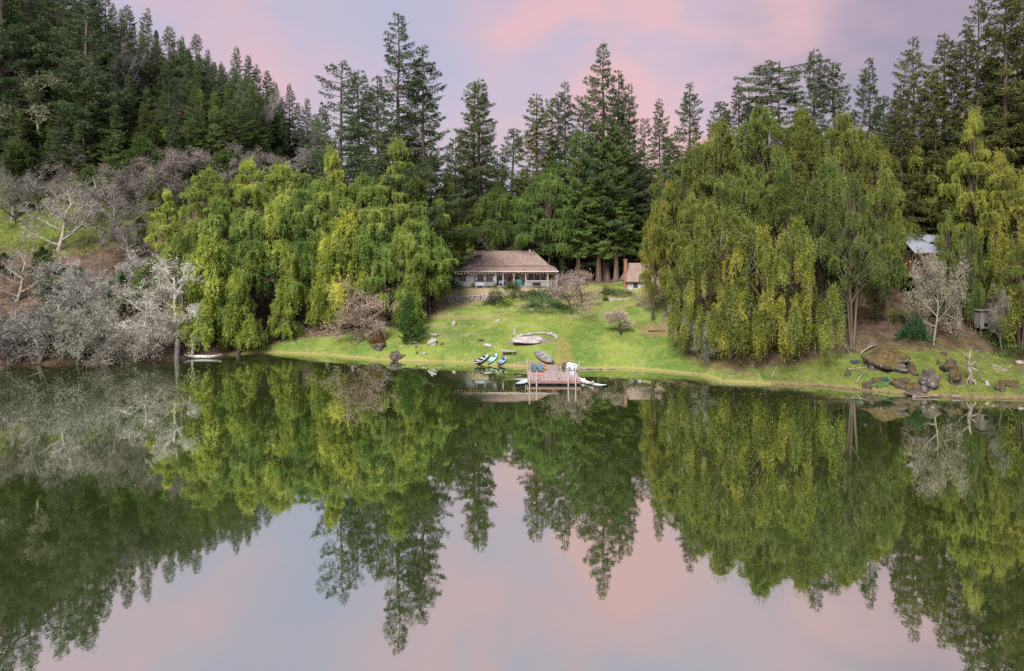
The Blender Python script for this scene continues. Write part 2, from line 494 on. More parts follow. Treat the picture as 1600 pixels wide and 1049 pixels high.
# ---------------------------------------------------------------- water
def water_material():
    m, nt, out = mat('lake_water'); g = NT(nt)
    P = g.pos()
    bp = g.n('ShaderNodeBump'); bp.inputs['Strength'].default_value = 0.05; bp.inputs['Distance'].default_value = 0.05
    w = g.math('ADD', g.noise(0.9, 3, 0.5, g.scaled(P, (1.0, 0.6, 1))), g.math('MULTIPLY', g.noise(5.0, 2, 0.5, P), 0.15))
    g.l(w, bp.inputs['Height'])
    gl = g.n('ShaderNodeBsdfGlossy'); gl.inputs['Roughness'].default_value = 0.012; gl.inputs[0].default_value = (0.88, 0.91, 0.87, 1)
    g.l(bp.outputs[0], gl.inputs['Normal'])
    d = g.n('ShaderNodeBsdfDiffuse'); g.l(g.mix(g.ramp(g.noise(0.03, 3, 0.5, P), 0.3, 0.7), (0.095, 0.145, 0.034), (0.120, 0.175, 0.046)), d.inputs[0])
    fr = g.n('ShaderNodeFresnel'); fr.inputs[0].default_value = 1.6
    fac = g.math('ADD', g.math('MULTIPLY', fr.outputs[0], 0.25), 0.80, clamp=True)
    mx = g.n('ShaderNodeMixShader'); g.l(fac, mx.inputs[0]); g.l(d.outputs[0], mx.inputs[1]); g.l(gl.outputs[0], mx.inputs[2])
    g.l(mx.outputs[0], out.inputs[0]); return m
M['water'] = water_material()
me = mesh_from('water', [(-260, -190, 0), (260, -190, 0), (260, 112, 0), (-260, 112, 0)], np.array([[0, 1, 2, 3]]), [M['water']])
o = link('water', me); o['kind'] = 'structure'

# ---------------------------------------------------------------- plant builders
def unit(v): return v / np.maximum(np.linalg.norm(v, axis=-1, keepdims=True), 1e-6)

def leaf_tris(P, D, length, width, rg):
    """one slim triangle per leaf: P (n,3) root, D (n,3) direction"""
    n = len(P)
    D = unit(D)
    side = unit(np.cross(D, unit(rg.normal(size=(n, 3)))))
    L = np.asarray(length).reshape(-1, 1) * np.ones((n, 1)); Wd = np.asarray(width).reshape(-1, 1) * np.ones((n, 1))
    a = P - side * Wd * 0.5 + D * L * 0.15; b = P + side * Wd * 0.5 + D * L * 0.15; c = P + D * L
    v = np.stack([a, b, c], axis=1).reshape(-1, 3)
    f = np.arange(3 * n).reshape(-1, 3)
    return v, f

def tubes(paths, radii, n=4):
    """many tapered tubes at once -> verts, quads"""
    vs, fs, b = [], [], 0
    for p, r in zip(paths, radii):
        p = np.asarray(p); k = len(p)
        d = np.gradient(p, axis=0); d = unit(d)
        ref = np.array([0.31, 0.23, 0.92]); u = unit(np.cross(d, ref)); w = np.cross(d, u)
        ang = np.arange(n) * 2 * PI / n
        ring = (u[:, None, :] * np.cos(ang)[None, :, None] + w[:, None, :] * np.sin(ang)[None, :, None]) * np.asarray(r)[:, None, None] + p[:, None, :]
        vs.append(ring.reshape(-1, 3))
        i = np.arange(k - 1)[:, None] * n; j = np.arange(n)[None, :]; j2 = (j + 1) % n
        q = np.stack([i + j, i + j2, i + n + j2, i + n + j], axis=-1).reshape(-1, 4) + b
        fs.append(q); b += k * n
    return np.concatenate(vs), np.concatenate(fs)

def conifer(seed, H=40.0, Rb=5.5, cb=0.12, step=0.42, droop=0.25, shape=0.85, gap=0.12, leaf=(0.42, 0.13), dens=14.0, flat=False, lean=0.0, mats=('fir', 'bark'), trunk_r=0.5):
    rg = np.random.default_rng(seed)
    paths, radii = [], []
    zs = np.linspace(-0.6, H, 16)
    wob = np.cumsum(rg.normal(size=(16, 2)) * 0.05, axis=0)
    tx = np.interp(zs, [0, H], [0, lean]) + wob[:, 0]; ty = wob[:, 1]
    tr = trunk_r * (1 - np.clip(zs / H, 0, 1) * 0.96); tr[0] *= 1.35; tr[1] *= 1.1
    tv, tf = tubes([np.stack([tx, ty, zs], axis=1)], [tr], 8)
    Ps, Ds, Ls = [], [], []
    z = cb * H; az = rg.uniform(0, 6.28)
    amp = rg.uniform(0.25, 0.4); ph = rg.uniform(0, 6.28, 4)
    while z < H * 0.992:
        t = (z - cb * H) / (H * (1 - cb))
        for _ in range(1 if t > 0.5 else 2):
            az += 2.399 + rg.normal() * 0.35
            if rg.random() < gap: continue
            asym = 1 + amp * math.sin(az + ph[0] + t * 7) + 0.18 * math.sin(3 * az + ph[1] + t * 19)
            if flat: prof = 0.35 + 0.65 * math.sin(min(1, t * 1.05) * PI * 0.62)
            else: prof = (1 - t) ** shape * min(1.0, 0.55 + t * 2.4)
            L = (Rb * prof * asym * rg.uniform(0.62, 1.15) + 0.35)
            up = (0.55 * t - droop * (1 - t) if not flat else 0.12 * (1 - t)) + rg.normal() * 0.09
            s = np.linspace(0, 1, 6)
            sag = -droop * 0.8 * s ** 1.4 + 0.22 * s ** 4 if not flat else 0.1 * s
            hx, hy = math.cos(az), math.sin(az)
            x0 = np.interp(z, zs, tx); y0 = np.interp(z, zs, ty)
            bp = np.stack([x0 + hx * L * s, y0 + hy * L * s, z + L * (up * s + sag)], axis=1)
            if L > 1.4:
                r0 = 0.035 + 0.016 * L
                paths.append(bp[:5]); radii.append(np.linspace(r0, 0.02, 5))
            n = int(L * dens * (1.0 + 0.4 * t))
            ss = rg.uniform(0.12 if t > 0.4 else 0.22, 1.0, n) ** 0.8
            base = np.stack([np.interp(ss, s, bp[:, k]) for k in range(3)], axis=1)
            sd_ = rg.choice([-1, 1], n)
            tl = (0.34 * L ** 0.6) * (1.15 - ss) * rg.uniform(0.5, 1.2, n) + 0.12
            fw = np.array([hx, hy, 0]); lt = np.array([-hy, hx, 0])
            tw = unit(fw[None] * 0.65 + lt[None] * sd_[:, None] * 0.85 + np.array([0, 0, 1])[None] * rg.normal(-0.42, 0.32, n)[:, None])
            for q in range(3):
                u = (q + rg.random(n)) / 3
                pp = base + tw * (tl * u)[:, None] * 1.6 + rg.normal(size=(n, 3)) * 0.06
                dd = tw + rg.normal(size=(n, 3)) * 0.35 + np.array([0, 0, -0.25])
                Ps.append(pp); Ds.append(dd); Ls.append(rg.uniform(0.6, 1.2, n) * leaf[0] * (0.75 + 0.35 * min(1, L / 3)))
        z += step * rg.uniform(0.6, 1.4) * (1.15 - 0.55 * t)
    # leader tuft
    n = 60; zz = H * rg.uniform(0.955, 1.0, n)
    Ps.append(np.stack([np.interp(zz, zs, tx), np.interp(zz, zs, ty), zz], axis=1)); dd = rg.normal(size=(n, 3)); dd[:, 2] = np.abs(dd[:, 2]) + 0.4; Ds.append(dd); Ls.append(rg.uniform(.3, .6, n) * leaf[0])
    P = np.concatenate(Ps); D = np.concatenate(Ds); L = np.concatenate(Ls)
    v, f = leaf_tris(P, D, L, leaf[1] * rg.uniform(0.7, 1.3, len(P)), rg)
    crown = mesh_from('crown', v, f, [M[mats[0]]], rnd=rg.random(len(f)))
    bv, bf = tubes(paths, radii, 3)
    tf2 = bf + len(tv)
    # tubes have different face widths only in ring count, all are quads
    trunk = mesh_from('trunk', np.concatenate([tv, bv]), np.concatenate([tf, tf2]), [M[mats[1]]], smooth=True)
    return dict(H=H, trunk=trunk, crown=crown, n=len(f))

def weeping(seed, H=26.0, R=9.0, nl=48, lobe=(2.2, 3.6), drop=(3.0, 7.0), low=0.12, ns=46, nleaf=26, leaf=(0.36, 0.11), conic=0.0, mats=('lime', 'bark'), stems=1, moss=0.0, trunk_r=0.42):
    rg = np.random.default_rng(seed)
    Ps, Ds, Ls, Rn = [], [], [], []
    paths, radii = [], []
    stem_tops = []
    for k in range(stems):
        a = rg.uniform(0, 6.28); off = 0.0 if stems == 1 else R * 0.28
        p1 = np.array([math.cos(a) * off, math.sin(a) * off, H * 0.72])
        s = np.linspace(0, 1, 9)[:, None]
        base = np.array([math.cos(a) * off * 0.12, math.sin(a) * off * 0.12, -0.5])
        path = base * (1 - s) + p1 * s + np.concatenate([np.sin(s * 5 + k) * 0.35, np.cos(s * 4 + k) * 0.3, 0 * s], axis=1) * s
        paths.append(path); radii.append(trunk_r * (1 - 0.75 * s[:, 0])); stem_tops.append(path)
    for i in range(nl):
        u = rg.uniform(low, 1.0) ** 0.85 if i > 0 else 1.0
        env = (math.sin(PI * min(1, 0.18 + 0.80 * u)) ** 0.55) * (1 - conic * u)
        if u > 0.93: env *= 0.35
        a = i * 2.399 + rg.normal() * 0.4
        env *= 1 + 0.34 * math.sin(2 * a + seed + 5 * u) + 0.28 * math.sin(5 * a + 2 * seed - 7 * u)
        rr = R * env * math.sqrt(rg.uniform(0.15, 1.0))
        if i == 0: rr = 0.2
        ap = np.array([rr * math.cos(a), rr * math.sin(a), H * (0.16 + 0.84 * u)])
        Rl = rg.uniform(*lobe) * (1.0 - 0.35 * u); Hl = rg.uniform(*drop) * (1.15 - 0.45 * u)
        Hl = min(Hl, ap[2] * 0.95 - 0.4)
        # limb
        st = stem_tops[int(rg.integers(0, stems))]
        j = int(np.clip(len(st) * (0.25 + 0.55 * u), 1, len(st) - 1))
        q0 = st[j] if st[j][2] < ap[2] else st[max(1, j - 3)]
        s = np.linspace(0, 1, 7)[:, None]
        mid = (q0 + ap) / 2 + np.array([0, 0, 0.12 * H * 0.4]) + rg.normal(size=3) * 0.5
        pth = q0 * (1 - s) ** 2 + mid * 2 * s * (1 - s) + ap * s ** 2
        paths.append(pth); radii.append(np.linspace(0.05 + 0.012 * np.linalg.norm(ap - q0), 0.03, 7))
        # strands cascading from the lobe's top
        n = ns
        nb = max(6, n // 3)
        ba = rg.uniform(0, 6.28, nb); br = Rl * np.sqrt(rg.uniform(0.04, 1, nb)) * 1.05; bh = Hl * rg.uniform(0.35, 1.15, nb)
        bi = rg.integers(0, nb, n)
        sr = np.abs(br[bi] + rg.normal(size=n) * 0.16); sa = ba[bi] + rg.normal(size=n) * 0.22 / np.maximum(sr, 0.5); sh = bh[bi] * rg.uniform(0.6, 1.1, n)
        m = nleaf
        s = rg.uniform(0.02, 1, (n, m)) ** 0.9
        wav = rg.uniform(0, 6.28, n)[:, None]
        rad = sr[:, None] * (1 - np.exp(-2.6 * s)) / (1 - math.exp(-2.6)) + 0.12 * np.sin(s * 9 + wav)
        zz = 0.35 * Rl * np.sin(np.minimum(s * 3.0, PI)) * 0.5 - sh[:, None] * s ** 1.45
        pp = np.stack([ap[0] + rad * np.cos(sa)[:, None], ap[1] + rad * np.sin(sa)[:, None], ap[2] + zz], axis=-1).reshape(-1, 3)
        pp += rg.normal(size=pp.shape) * np.array([0.085, 0.085, 0.08])
        out = np.stack([np.cos(sa)[:, None] * (1 - s), np.sin(sa)[:, None] * (1 - s), 0.15 - 1.1 * s], axis=-1).reshape(-1, 3)
        dd = out + rg.normal(size=out.shape) * 0.38
        pp[:, 2] = np.maximum(pp[:, 2], 0.15)
        Ps.append(pp); Ds.append(dd); Ls.append(rg.uniform(0.6, 1.25, len(pp)) * leaf[0])
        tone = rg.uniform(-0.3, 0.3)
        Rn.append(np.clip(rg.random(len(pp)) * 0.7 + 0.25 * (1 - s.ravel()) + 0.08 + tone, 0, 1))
        # upright sprigs that break the outline of every lobe
        nu, mu = 9, 9
        ua = rg.uniform(0, 6.28, nu); ul = rg.uniform(0.5, 1.6, nu) * (1.25 if u > 0.7 else 0.9)
        ud = np.stack([np.cos(ua) * 0.5, np.sin(ua) * 0.5, np.ones(nu)], 1); us = rg.uniform(0.0, 1, (nu, mu, 1))
        pp = (ap + np.stack([np.cos(ua), np.sin(ua), 0 * ua], 1)[:, None, :] * (Rl * 0.3) + ud[:, None, :] * us * ul[:, None, None]).reshape(-1, 3) + rg.normal(size=(nu * mu, 3)) * 0.07
        Ps.append(pp); Ds.append(np.repeat(ud, mu, axis=0) + rg.normal(size=pp.shape) * 0.5); Ls.append(rg.uniform(0.5, 1.0, len(pp)) * leaf[0])
        Rn.append(np.clip(rg.random(len(pp)) * 0.5 + 0.5, 0, 1))
    P = np.concatenate(Ps); D = np.concatenate(Ds); L = np.concatenate(Ls); Rn = np.concatenate(Rn)
    v, f = leaf_tris(P, D, L, leaf[1] * rg.uniform(0.7, 1.3, len(P)), rg)
    crown = mesh_from('crown', v, f, [M[mats[0]]], rnd=Rn)
    bv, bf = tubes(paths, radii, 5)
    trunk = mesh_from('trunk', bv, bf, [M[mats[1]]], smooth=True)
    pr = dict(H=H * 1.0 + 0.3, trunk=trunk, crown=crown, n=len(f))
    if moss:
        # bare pale hanging twigs
        k = rg.choice(len(P), int(moss * len(P) / 60), replace=False)
        st = P[k]; n = len(st)
        ln = rg.uniform(0.8, 3.2, n)
        mv, mf = [], []
        D2 = np.stack([rg.normal(size=n) * 0.12, rg.normal(size=n) * 0.12, -np.ones(n)], axis=1)
        rad = unit(np.stack([st[:, 0], st[:, 1], np.zeros(n)], axis=1)) * 0.5
        mv, mf = leaf_tris(st + rad, D2 + rg.normal(size=D2.shape) * 0.15, ln, 0.07, rg)
        pr['moss'] = mesh_from('hanging_twigs', mv, mf, [M['lichen']])
    return pr

def bare(seed, H=12.0, R=5.5, spread=0.75, limbs=8, kids=(7, 7, 5), trunk_r=0.28, fork=0.18, droop=0.0, stems=1, twig_r=0.022, mats=('lichen', 'lichen'), tuft=0.35, up=0.25):
    rg = np.random.default_rng(seed)
    L0, L1 = [], []      # thick and thin paths
    def grow(p, d, length, r, segs, wander, gx_=0.0):
        pts = [p]; q = p.copy(); dd = d.copy()
        for i in range(segs):
            dd = dd + rg.normal(size=3) * wander + np.array([0, 0, gx_]); dd = dd / np.linalg.norm(dd)
            q = q + dd * length / segs; pts.append(q)
        return np.array(pts), dd
    paths, radii, tpaths, tradii = [], [], [], []
    lim = []
    for k in range(stems):
        a = rg.uniform(0, 6.28)
        d = np.array([math.cos(a) * (0.12 if stems == 1 else 0.4), math.sin(a) * (0.12 if stems == 1 else 0.4), 1.0]); d /= np.linalg.norm(d)
        tp, _ = grow(np.array([0, 0, -0.3]), d, H * (0.72 if spread < 0.8 else 0.45), trunk_r, 8, 0.07, 0.03)
        paths.append(tp); radii.append(np.linspace(trunk_r, trunk_r * 0.35, 9))
        for i in range(limbs):
            u = fork + (1 - fork) * (i + rg.random()) / limbs
            f = u * 8; j = min(int(f), 7); p = tp[j] + (tp[j + 1] - tp[j]) * (f - j)
            a = i * 2.399 + rg.normal() * 0.4
            elev = (0.25 + 0.75 * u) * (1.5 - spread) + rg.normal() * 0.12
            d = np.array([math.cos(a) * math.cos(elev), math.sin(a) * math.cos(elev), math.sin(elev) + 0.1])
            ln = R * rg.uniform(0.75, 1.15) * (1 - 0.35 * (u - fork)) if spread >= 0.8 else R * rg.uniform(0.7, 1.15) * (1.1 - 0.55 * u)
            lp, _ = grow(p, d, ln, 0, 6, 0.17, up * 0.25)
            r = trunk_r * 0.42 * (1.15 - 0.5 * u)
            paths.append(lp); radii.append(np.linspace(r, r * 0.3, 7)); lim.append((lp, ln, r))
    lv = lim
    for lev, kd in enumerate(kids):
        nxt = []
        for lp, ln, r in lv:
            m = len(lp) - 1
            for i in range(kd):
                u = 0.18 + 0.82 * (i + rg.random()) / kd
                f = min(u * m, m - 1e-3); j = int(f); p = lp[j] + (lp[j + 1] - lp[j]) * (f - j)
                base = lp[j + 1] - lp[j]; base = base / np.linalg.norm(base)
                side = rg.normal(size=3); side[2] += 0.15 - droop; side -= base * side.dot(base); side /= np.linalg.norm(side)
                d = base * 0.62 + side * 0.78
                l2 = ln * rg.uniform(0.34, 0.55) * (1.1 - 0.45 * u)
                if lev == len(kids) - 1: l2 = max(l2, 0.45)
                segs = 3 if lev < 2 else 2
                np_, _ = grow(p, d, l2, 0, segs, 0.24, up * 0.12 - droop * (0.25 + 0.3 * lev))
                r2 = max(r * 0.42, twig_r)
                if lev == 0: paths.append(np_); radii.append(np.linspace(r2, r2 * 0.4, segs + 1))
                else: tpaths.append(np_); tradii.append(np.linspace(r2, r2 * 0.45, segs + 1))
                nxt.append((np_, l2, r2))
        lv = nxt
    v, f = tubes(paths, radii, 5)
    trunk = mesh_from('trunk', v, f, [M[mats[0]]], smooth=True)
    v, f = tubes(tpaths, tradii, 3)
    f3 = np.concatenate([f[:, [0, 1, 2]], f[:, [0, 2, 3]]])
    if tuft:
        ends = np.array([t[-1] for t in tpaths]); n = len(ends); rep = max(1, int(round(tuft * 4)))
        P = np.repeat(ends, rep, axis=0) + rg.normal(size=(n * rep, 3)) * 0.16
        D = rg.normal(size=P.shape) + np.array([0, 0, -0.4 * (1 if droop or tuft > 0.5 else 0)])
        lv_, lf_ = leaf_tris(P, D, rg.uniform(0.22, 0.5, len(P)), 0.05, rg)
        f3 = np.concatenate([f3, lf_ + len(v)]); v = np.concatenate([v, lv_])
    crown = mesh_from('twigs', v, f3, [M[mats[1]]])
    return dict(H=max(v[:, 2].max(), 1), trunk=trunk, twigs=crown, n=len(f3))

def bush(seed, H=1.6, R=1.4, n=2600, leaf=(0.20, 0.09), mats=('shrub', 'bark')):
    rg = np.random.default_rng(seed)
    d = unit(rg.normal(size=(n, 3))); d[:, 2] = np.abs(d[:, 2])
    lump = 1 + 0.22 * np.sin(d[:, 0] * 5 + seed) + 0.2 * np.sin(d[:, 1] * 6 + 2 * seed) + 0.15 * np.sin(d[:, 2] * 9)
    rr = rg.uniform(0.25, 1, n) ** 0.4 * lump
    P = d * rr[:, None] * np.array([R, R, H])
    v, f = leaf_tris(P, d + rg.normal(size=(n, 3)) * 0.5 + np.array([0, 0, 0.3]), leaf[0] * rg.uniform(0.6, 1.3, n), leaf[1], rg)
    crown = mesh_from('foliage', v, f, [M[mats[0]]], rnd=rg.random(n))
    pts, rd = [], []
    for i in range(9):
        a = i * 0.7; e = np.array([math.cos(a) * R * 0.7, math.sin(a) * R * 0.7, H * 0.75])
        s = np.linspace(0, 1, 4)[:, None]; pts.append(s * e + np.array([0, 0, -0.1])); rd.append(np.linspace(0.04, 0.012, 4))
    v, f = tubes(pts, rd, 4)
    return dict(H=H, stem=mesh_from('stem', v, f, [M[mats[1]]]), crown=crown, n=n)

PROTO = {}
for k, kw in dict(
        fir_a=dict(seed=1, H=44, Rb=8.8, cb=0.08, step=0.27, droop=0.24, gap=0.12, dens=14, shape=0.95, trunk_r=0.55),
        fir_b=dict(seed=2, H=40, Rb=7.0, cb=0.10, step=0.26, droop=0.22, gap=0.12, dens=14),
        fir_c=dict(seed=3, H=38, Rb=5.8, cb=0.10, step=0.26, droop=0.28, gap=0.10, dens=15, shape=0.8),
        fir_d=dict(seed=4, H=30, Rb=5.6, cb=0.05, step=0.24, droop=0.22, gap=0.08, dens=16, shape=0.85),
        fir_e=dict(seed=5, H=26, Rb=4.6, cb=0.08, step=0.25, droop=0.14, gap=0.12, dens=15, shape=0.7, lean=1.0),
        redwood_a=dict(seed=6, H=42, Rb=6.8, cb=0.20, step=0.26, droop=0.35, gap=0.06, dens=17, shape=0.6, mats=('redwood', 'bark'), trunk_r=0.75),
        redwood_b=dict(seed=7, H=36, Rb=6.4, cb=0.20, step=0.25, droop=0.30, gap=0.06, dens=18, shape=0.55, mats=('redwood', 'bark'), trunk_r=0.65),
        sparse=dict(seed=8, H=36, Rb=4.6, cb=0.35, step=0.38, droop=0.12, gap=0.25, dens=13, shape=0.55),
        umbrella=dict(seed=9, H=34, Rb=4.6, cb=0.66, step=0.26, droop=0.02, gap=0.12, dens=16, flat=True, trunk_r=0.4),
        young=dict(seed=10, H=8.5, Rb=2.7, cb=0.05, step=0.16, droop=0.02, gap=0.04, dens=34, shape=0.75, leaf=(0.22, 0.09), mats=('redwood', 'bark'), trunk_r=0.12),
        ).items():
    PROTO[k] = conifer(**kw)
for k, kw in dict(
        lime_a=dict(seed=21, H=25, R=8.8, nl=70, conic=0.12, lobe=(1.7, 3.3), drop=(1.0, 2.9), ns=56, nleaf=24),
        lime_b=dict(seed=22, H=20, R=6.8, nl=54, conic=0.35, lobe=(1.3, 2.6), drop=(1.6, 4.6), ns=48, nleaf=28, stems=2),
        lime_c=dict(seed=23, H=27, R=7.8, nl=70, conic=0.36, lobe=(1.5, 3.0), drop=(0.9, 2.5), ns=54, nleaf=24),
        lime_d=dict(seed=24, H=15, R=3.6, nl=48, low=0.0, conic=0.75, lobe=(1.0, 2.0), drop=(1.6, 5.0), ns=40, nleaf=30),
        gold_a=dict(seed=31, H=33, R=10.8, nl=86, conic=0.2, lobe=(1.3, 3.2), drop=(1.6, 6.0), nleaf=30, ns=48, mats=('gold', 'bark'), stems=2, moss=0.05, trunk_r=0.5),
        gold_b=dict(seed=32, H=30, R=9.0, nl=70, lobe=(1.2, 2.9), drop=(1.5, 5.5), nleaf=30, ns=48, conic=0.35, mats=('gold', 'bark'), stems=2, moss=0.05, trunk_r=0.5),
        gold_c=dict(seed=33, H=22, R=7.0, nl=46, lobe=(0.6, 1.7), drop=(3.5, 11.0), nleaf=46, ns=38, mats=('gold', 'bark'), moss=0.22, low=0.0),
        gold_d=dict(seed=34, H=27, R=7.6, nl=46, lobe=(1.4, 2.7), drop=(2.0, 6.0), ns=46, nleaf=28, mats=('gold', 'bark'), stems=3, low=0.15, trunk_r=0.36),
        ).items():
    PROTO[k] = weeping(**kw)
for k, kw in dict(
        bare_a=dict(seed=41, H=13, R=5.4, spread=0.6, limbs=12, kids=(6, 5, 4), tuft=0.3, twig_r=0.019),
        bare_b=dict(seed=42, H=10, R=5.0, spread=0.95, limbs=8, kids=(6, 6, 4), tuft=0.28, twig_r=0.018),
        bare_c=dict(seed=43, H=8, R=4.2, spread=1.0, limbs=6, kids=(7, 5, 4), stems=3, trunk_r=0.15, tuft=0.3, droop=0.10, twig_r=0.018),
        bare_d=dict(seed=44, H=15, R=4.4, spread=0.5, limbs=13, kids=(6, 5, 4), stems=2, trunk_r=0.2, tuft=0.25, up=0.5, twig_r=0.018),
        fruit=dict(seed=45, H=5.6, R=3.2, spread=0.9, limbs=7, kids=(6, 5, 4), trunk_r=0.15, fork=0.55, twig_r=0.012, tuft=0.25, mats=('bark', 'lichen')),
        mossy=dict(seed=47, H=9, R=3.6, spread=0.9, limbs=9, kids=(6, 5, 4), trunk_r=0.16, fork=0.3, droop=0.30, twig_r=0.022, tuft=1.0),
        weep_small=dict(seed=46, H=6.0, R=1.9, spread=1.1, limbs=8, kids=(7, 6, 4), trunk_r=0.17, fork=0.9, droop=0.13, twig_r=0.012, tuft=0.3, mats=('bark', 'lichen')),
        ).items():
    PROTO[k] = bare(**kw)
PROTO['bush_a'] = bush(51); PROTO['bush_b'] = bush(52, H=1.1, R=1.9)
print({k: p['n'] for k, p in PROTO.items()})

NAMES = dict(fir='fir_tree', redwood='redwood_tree', sparse='fir_tree', umbrella='pine_tree', young='young_conifer', lime='weeping_tree', gold='weeping_tree',
             bare='bare_tree', mossy='bare_tree', fruit='bare_fruit_tree', weep='bare_fruit_tree', bush='shrub')

def plant(kind, x, y, h, label, cat='tree', group=None, wide=1.0, tint=(1, 1, 1), bark=(1, 1, 1), z=None, rz=None, name=None):
    p = PROTO[kind]
    s = h / p['H']
    root = thing(name or NAMES[kind.split('_')[0]], label, cat, (x, y, (tz(x, y) if z is None else z) - 0.05), R.uniform(0, 6.28) if rz is None else rz, group)
    root.scale = (s * wide, s * wide, s)
    for part in ('trunk', 'stem', 'crown', 'twigs', 'moss'):
        if part in p:
            nm = {'moss': 'hanging_twigs'}.get(part, part if not (part == 'crown' and kind.startswith('bush')) else 'foliage')
            c = link(nm, p[part], root)
            c.color = tuple(bark if part in ('trunk', 'stem') else (0.62, 0.62, 0.55) if part == 'moss' else tint) + (1,)
            if part == 'moss': c['kind'] = 'stuff'
    return root

def plant_px(kind, px, top, Y, label, base_py=None, **kw):
    """a tree whose top shows at (px, top) in the photograph when it stands Y metres off"""
    x = at(px, Y); g = tz(x, Y)
    h = height_at(top, Y) - g
    return plant(kind, x, Y, h, label, **kw)
# ---------------------------------------------------------------- the wood: every tree by itself
DK = (0.98, 1.06, 1.1); BL = (1.18, 1.28, 1.45); WARM = (1.35, 1.12, 0.8); MIDG = (1.1, 1.15, 0.95)
FIR = 'tall firs behind the house'
conifers = [
 ('fir_a', 622, 18, 118, 'tallest dark fir in the centre, standing left of the house above the lime trees', 1.0, DK),
 ('fir_b', 664, 70, 117, 'second tallest dark fir, right beside the tallest one left of the house', 1.05, DK),
 ('fir_b', 590, 118, 124, 'dark fir partly hidden at the left side of the tallest fir', 1.0, DK),
 ('sparse', 530, 100, 122, 'thin dark fir with open branches, left end of the central group', 1.15, BL),
 ('fir_c', 560, 108, 134, 'dark fir between the thin open fir and the tallest fir', 1.15, BL),
 ('fir_d', 645, 200, 122, 'short full fir in front of the second tallest fir', 1.1, MIDG),
 ('fir_d', 505, 165, 165, 'smoky fir at the foot of the left hillside skyline', 1.0, BL),
 ('fir_c', 748, 122, 140, 'slim fir standing alone against the sky behind the left half of the house', 1.1, MIDG),
 ('sparse', 737, 130, 144, 'thin twin of the slim lone fir, at its left side', 1.0, WARM),
 ('fir_e', 712, 215, 165, 'small far fir in the gap left of the slim lone fir', 1.0, BL),
 ('fir_e', 795, 200, 170, 'small far fir in the gap right of the slim lone fir', 1.1, BL),
 ('fir_e', 778, 235, 160, 'low far fir right beside the slim lone fir', 1.1, BL),
 ('fir_c', 838, 145, 136, 'brownish fir behind the right half of the house', 1.1, WARM),
 ('sparse', 862, 152, 142, 'thin fir between the brownish fir and the round topped fir', 1.0, WARM),
 ('fir_b', 885, 127, 138, 'round topped fir second left of the tallest tree behind the lawn', 0.85, DK),
 ('sparse', 915, 150, 141, 'thin fir just left of the tallest tree behind the lawn', 1.0, DK),
 ('fir_a', 943, 65, 132, 'tallest fir behind the lawn with long level branches', 0.95, DK),
 ('fir_c', 966, 108, 138, 'slim fir squeezed against the right side of the tallest tree behind the lawn', 0.9, DK),
 ('fir_b', 985, 130, 134, 'fir at the right end of the group behind the lawn', 0.85, DK),
 ('sparse', 1005, 185, 150, 'almost bare thin fir in the pink sky gap', 0.8, (1.2, 1.0, 1.0)),
 ('fir_c', 1030, 153, 133, 'narrow fir right of the pink sky gap', 0.8, DK),
 ('fir_d', 1048, 215, 128, 'low fir at the foot of the narrow fir right of the sky gap', 1.0, MIDG),
 ('fir_b', 1080, 128, 124, 'broad fir behind the left end of the great weeping trees', 0.95, MIDG),
 ('fir_e', 1118, 158, 132, 'small dark fir top between the broad fir and the forked fir', 1.0, DK),
 ('fir_c', 1154, 127, 138, 'dark fir showing a short pointed top over the weeping trees', 1.0, DK),
 ('fir_e', 1176, 148, 142, 'thin fir tip right beside the short pointed top', .8, DK),
 ('umbrella', 1222, 95, 130, 'flat topped pine with tiered branches above the weeping trees', 1.15, DK),
 ('fir_c', 1272, 75, 121, 'dark fir with a bare pole trunk, right of the flat topped pine', 1.0, DK),
 ('fir_e', 1313, 97, 123, 'dark fir between the two pole trunked firs over the weeping trees', 1.1, DK),
 ('fir_b', 1358, 90, 118, 'dark fir with shelf like branches left of the right hand forest', 0.9, DK),
 ('fir_e', 1388, 150, 124, 'shaded fir low behind the shelf branched fir', 1.0, DK),
 ('fir_b', 1430, 57, 112, 'olive fir at the left edge of the right hand forest', 0.95, WARM),
 ('fir_c', 1408, 130, 106, 'short olive fir in front of the left edge of the right hand forest', 1.2, WARM),
 ('fir_c', 1476, 50, 110, 'olive fir with a dense pointed top in the right hand forest', 1.15, WARM),
 ('fir_d', 1455, 110, 107, 'lower olive fir between the two pointed ones of the right hand forest', 1.1, WARM),
 ('fir_a', 1528, -12, 101, 'very tall dark fir whose top leaves the frame near the right corner', 0.85, WARM),
 ('fir_b', 1566, -60, 98, 'giant fir cut by the top edge close to the right corner', 1.0, WARM),
 ('fir_a', 1602, -80, 104, 'giant dark fir half outside the right edge of the frame', 1.0, WARM),
 ('fir_b', 1508, 45, 106, 'dark fir filling in under the very tall one at the right', 1.1, WARM),
 ('fir_d', 1548, 90, 102, 'full fir halfway up the right hand forest', 1.2, WARM),
 ('fir_c', 1590, 40, 99, 'narrow fir before the giant ones at the right edge', 1.1, WARM),
 ('fir_b', 1640, -30, 100, 'fir just past the right edge of the frame', 1.0, WARM),
]
for k, px, top, Y, lab, wd, tint in conifers:
    plant_px(k, px, top, Y, lab, wide=wd * (1.22 if px < 1200 else 1.08), tint=tint, group='tall conifers against the sky')
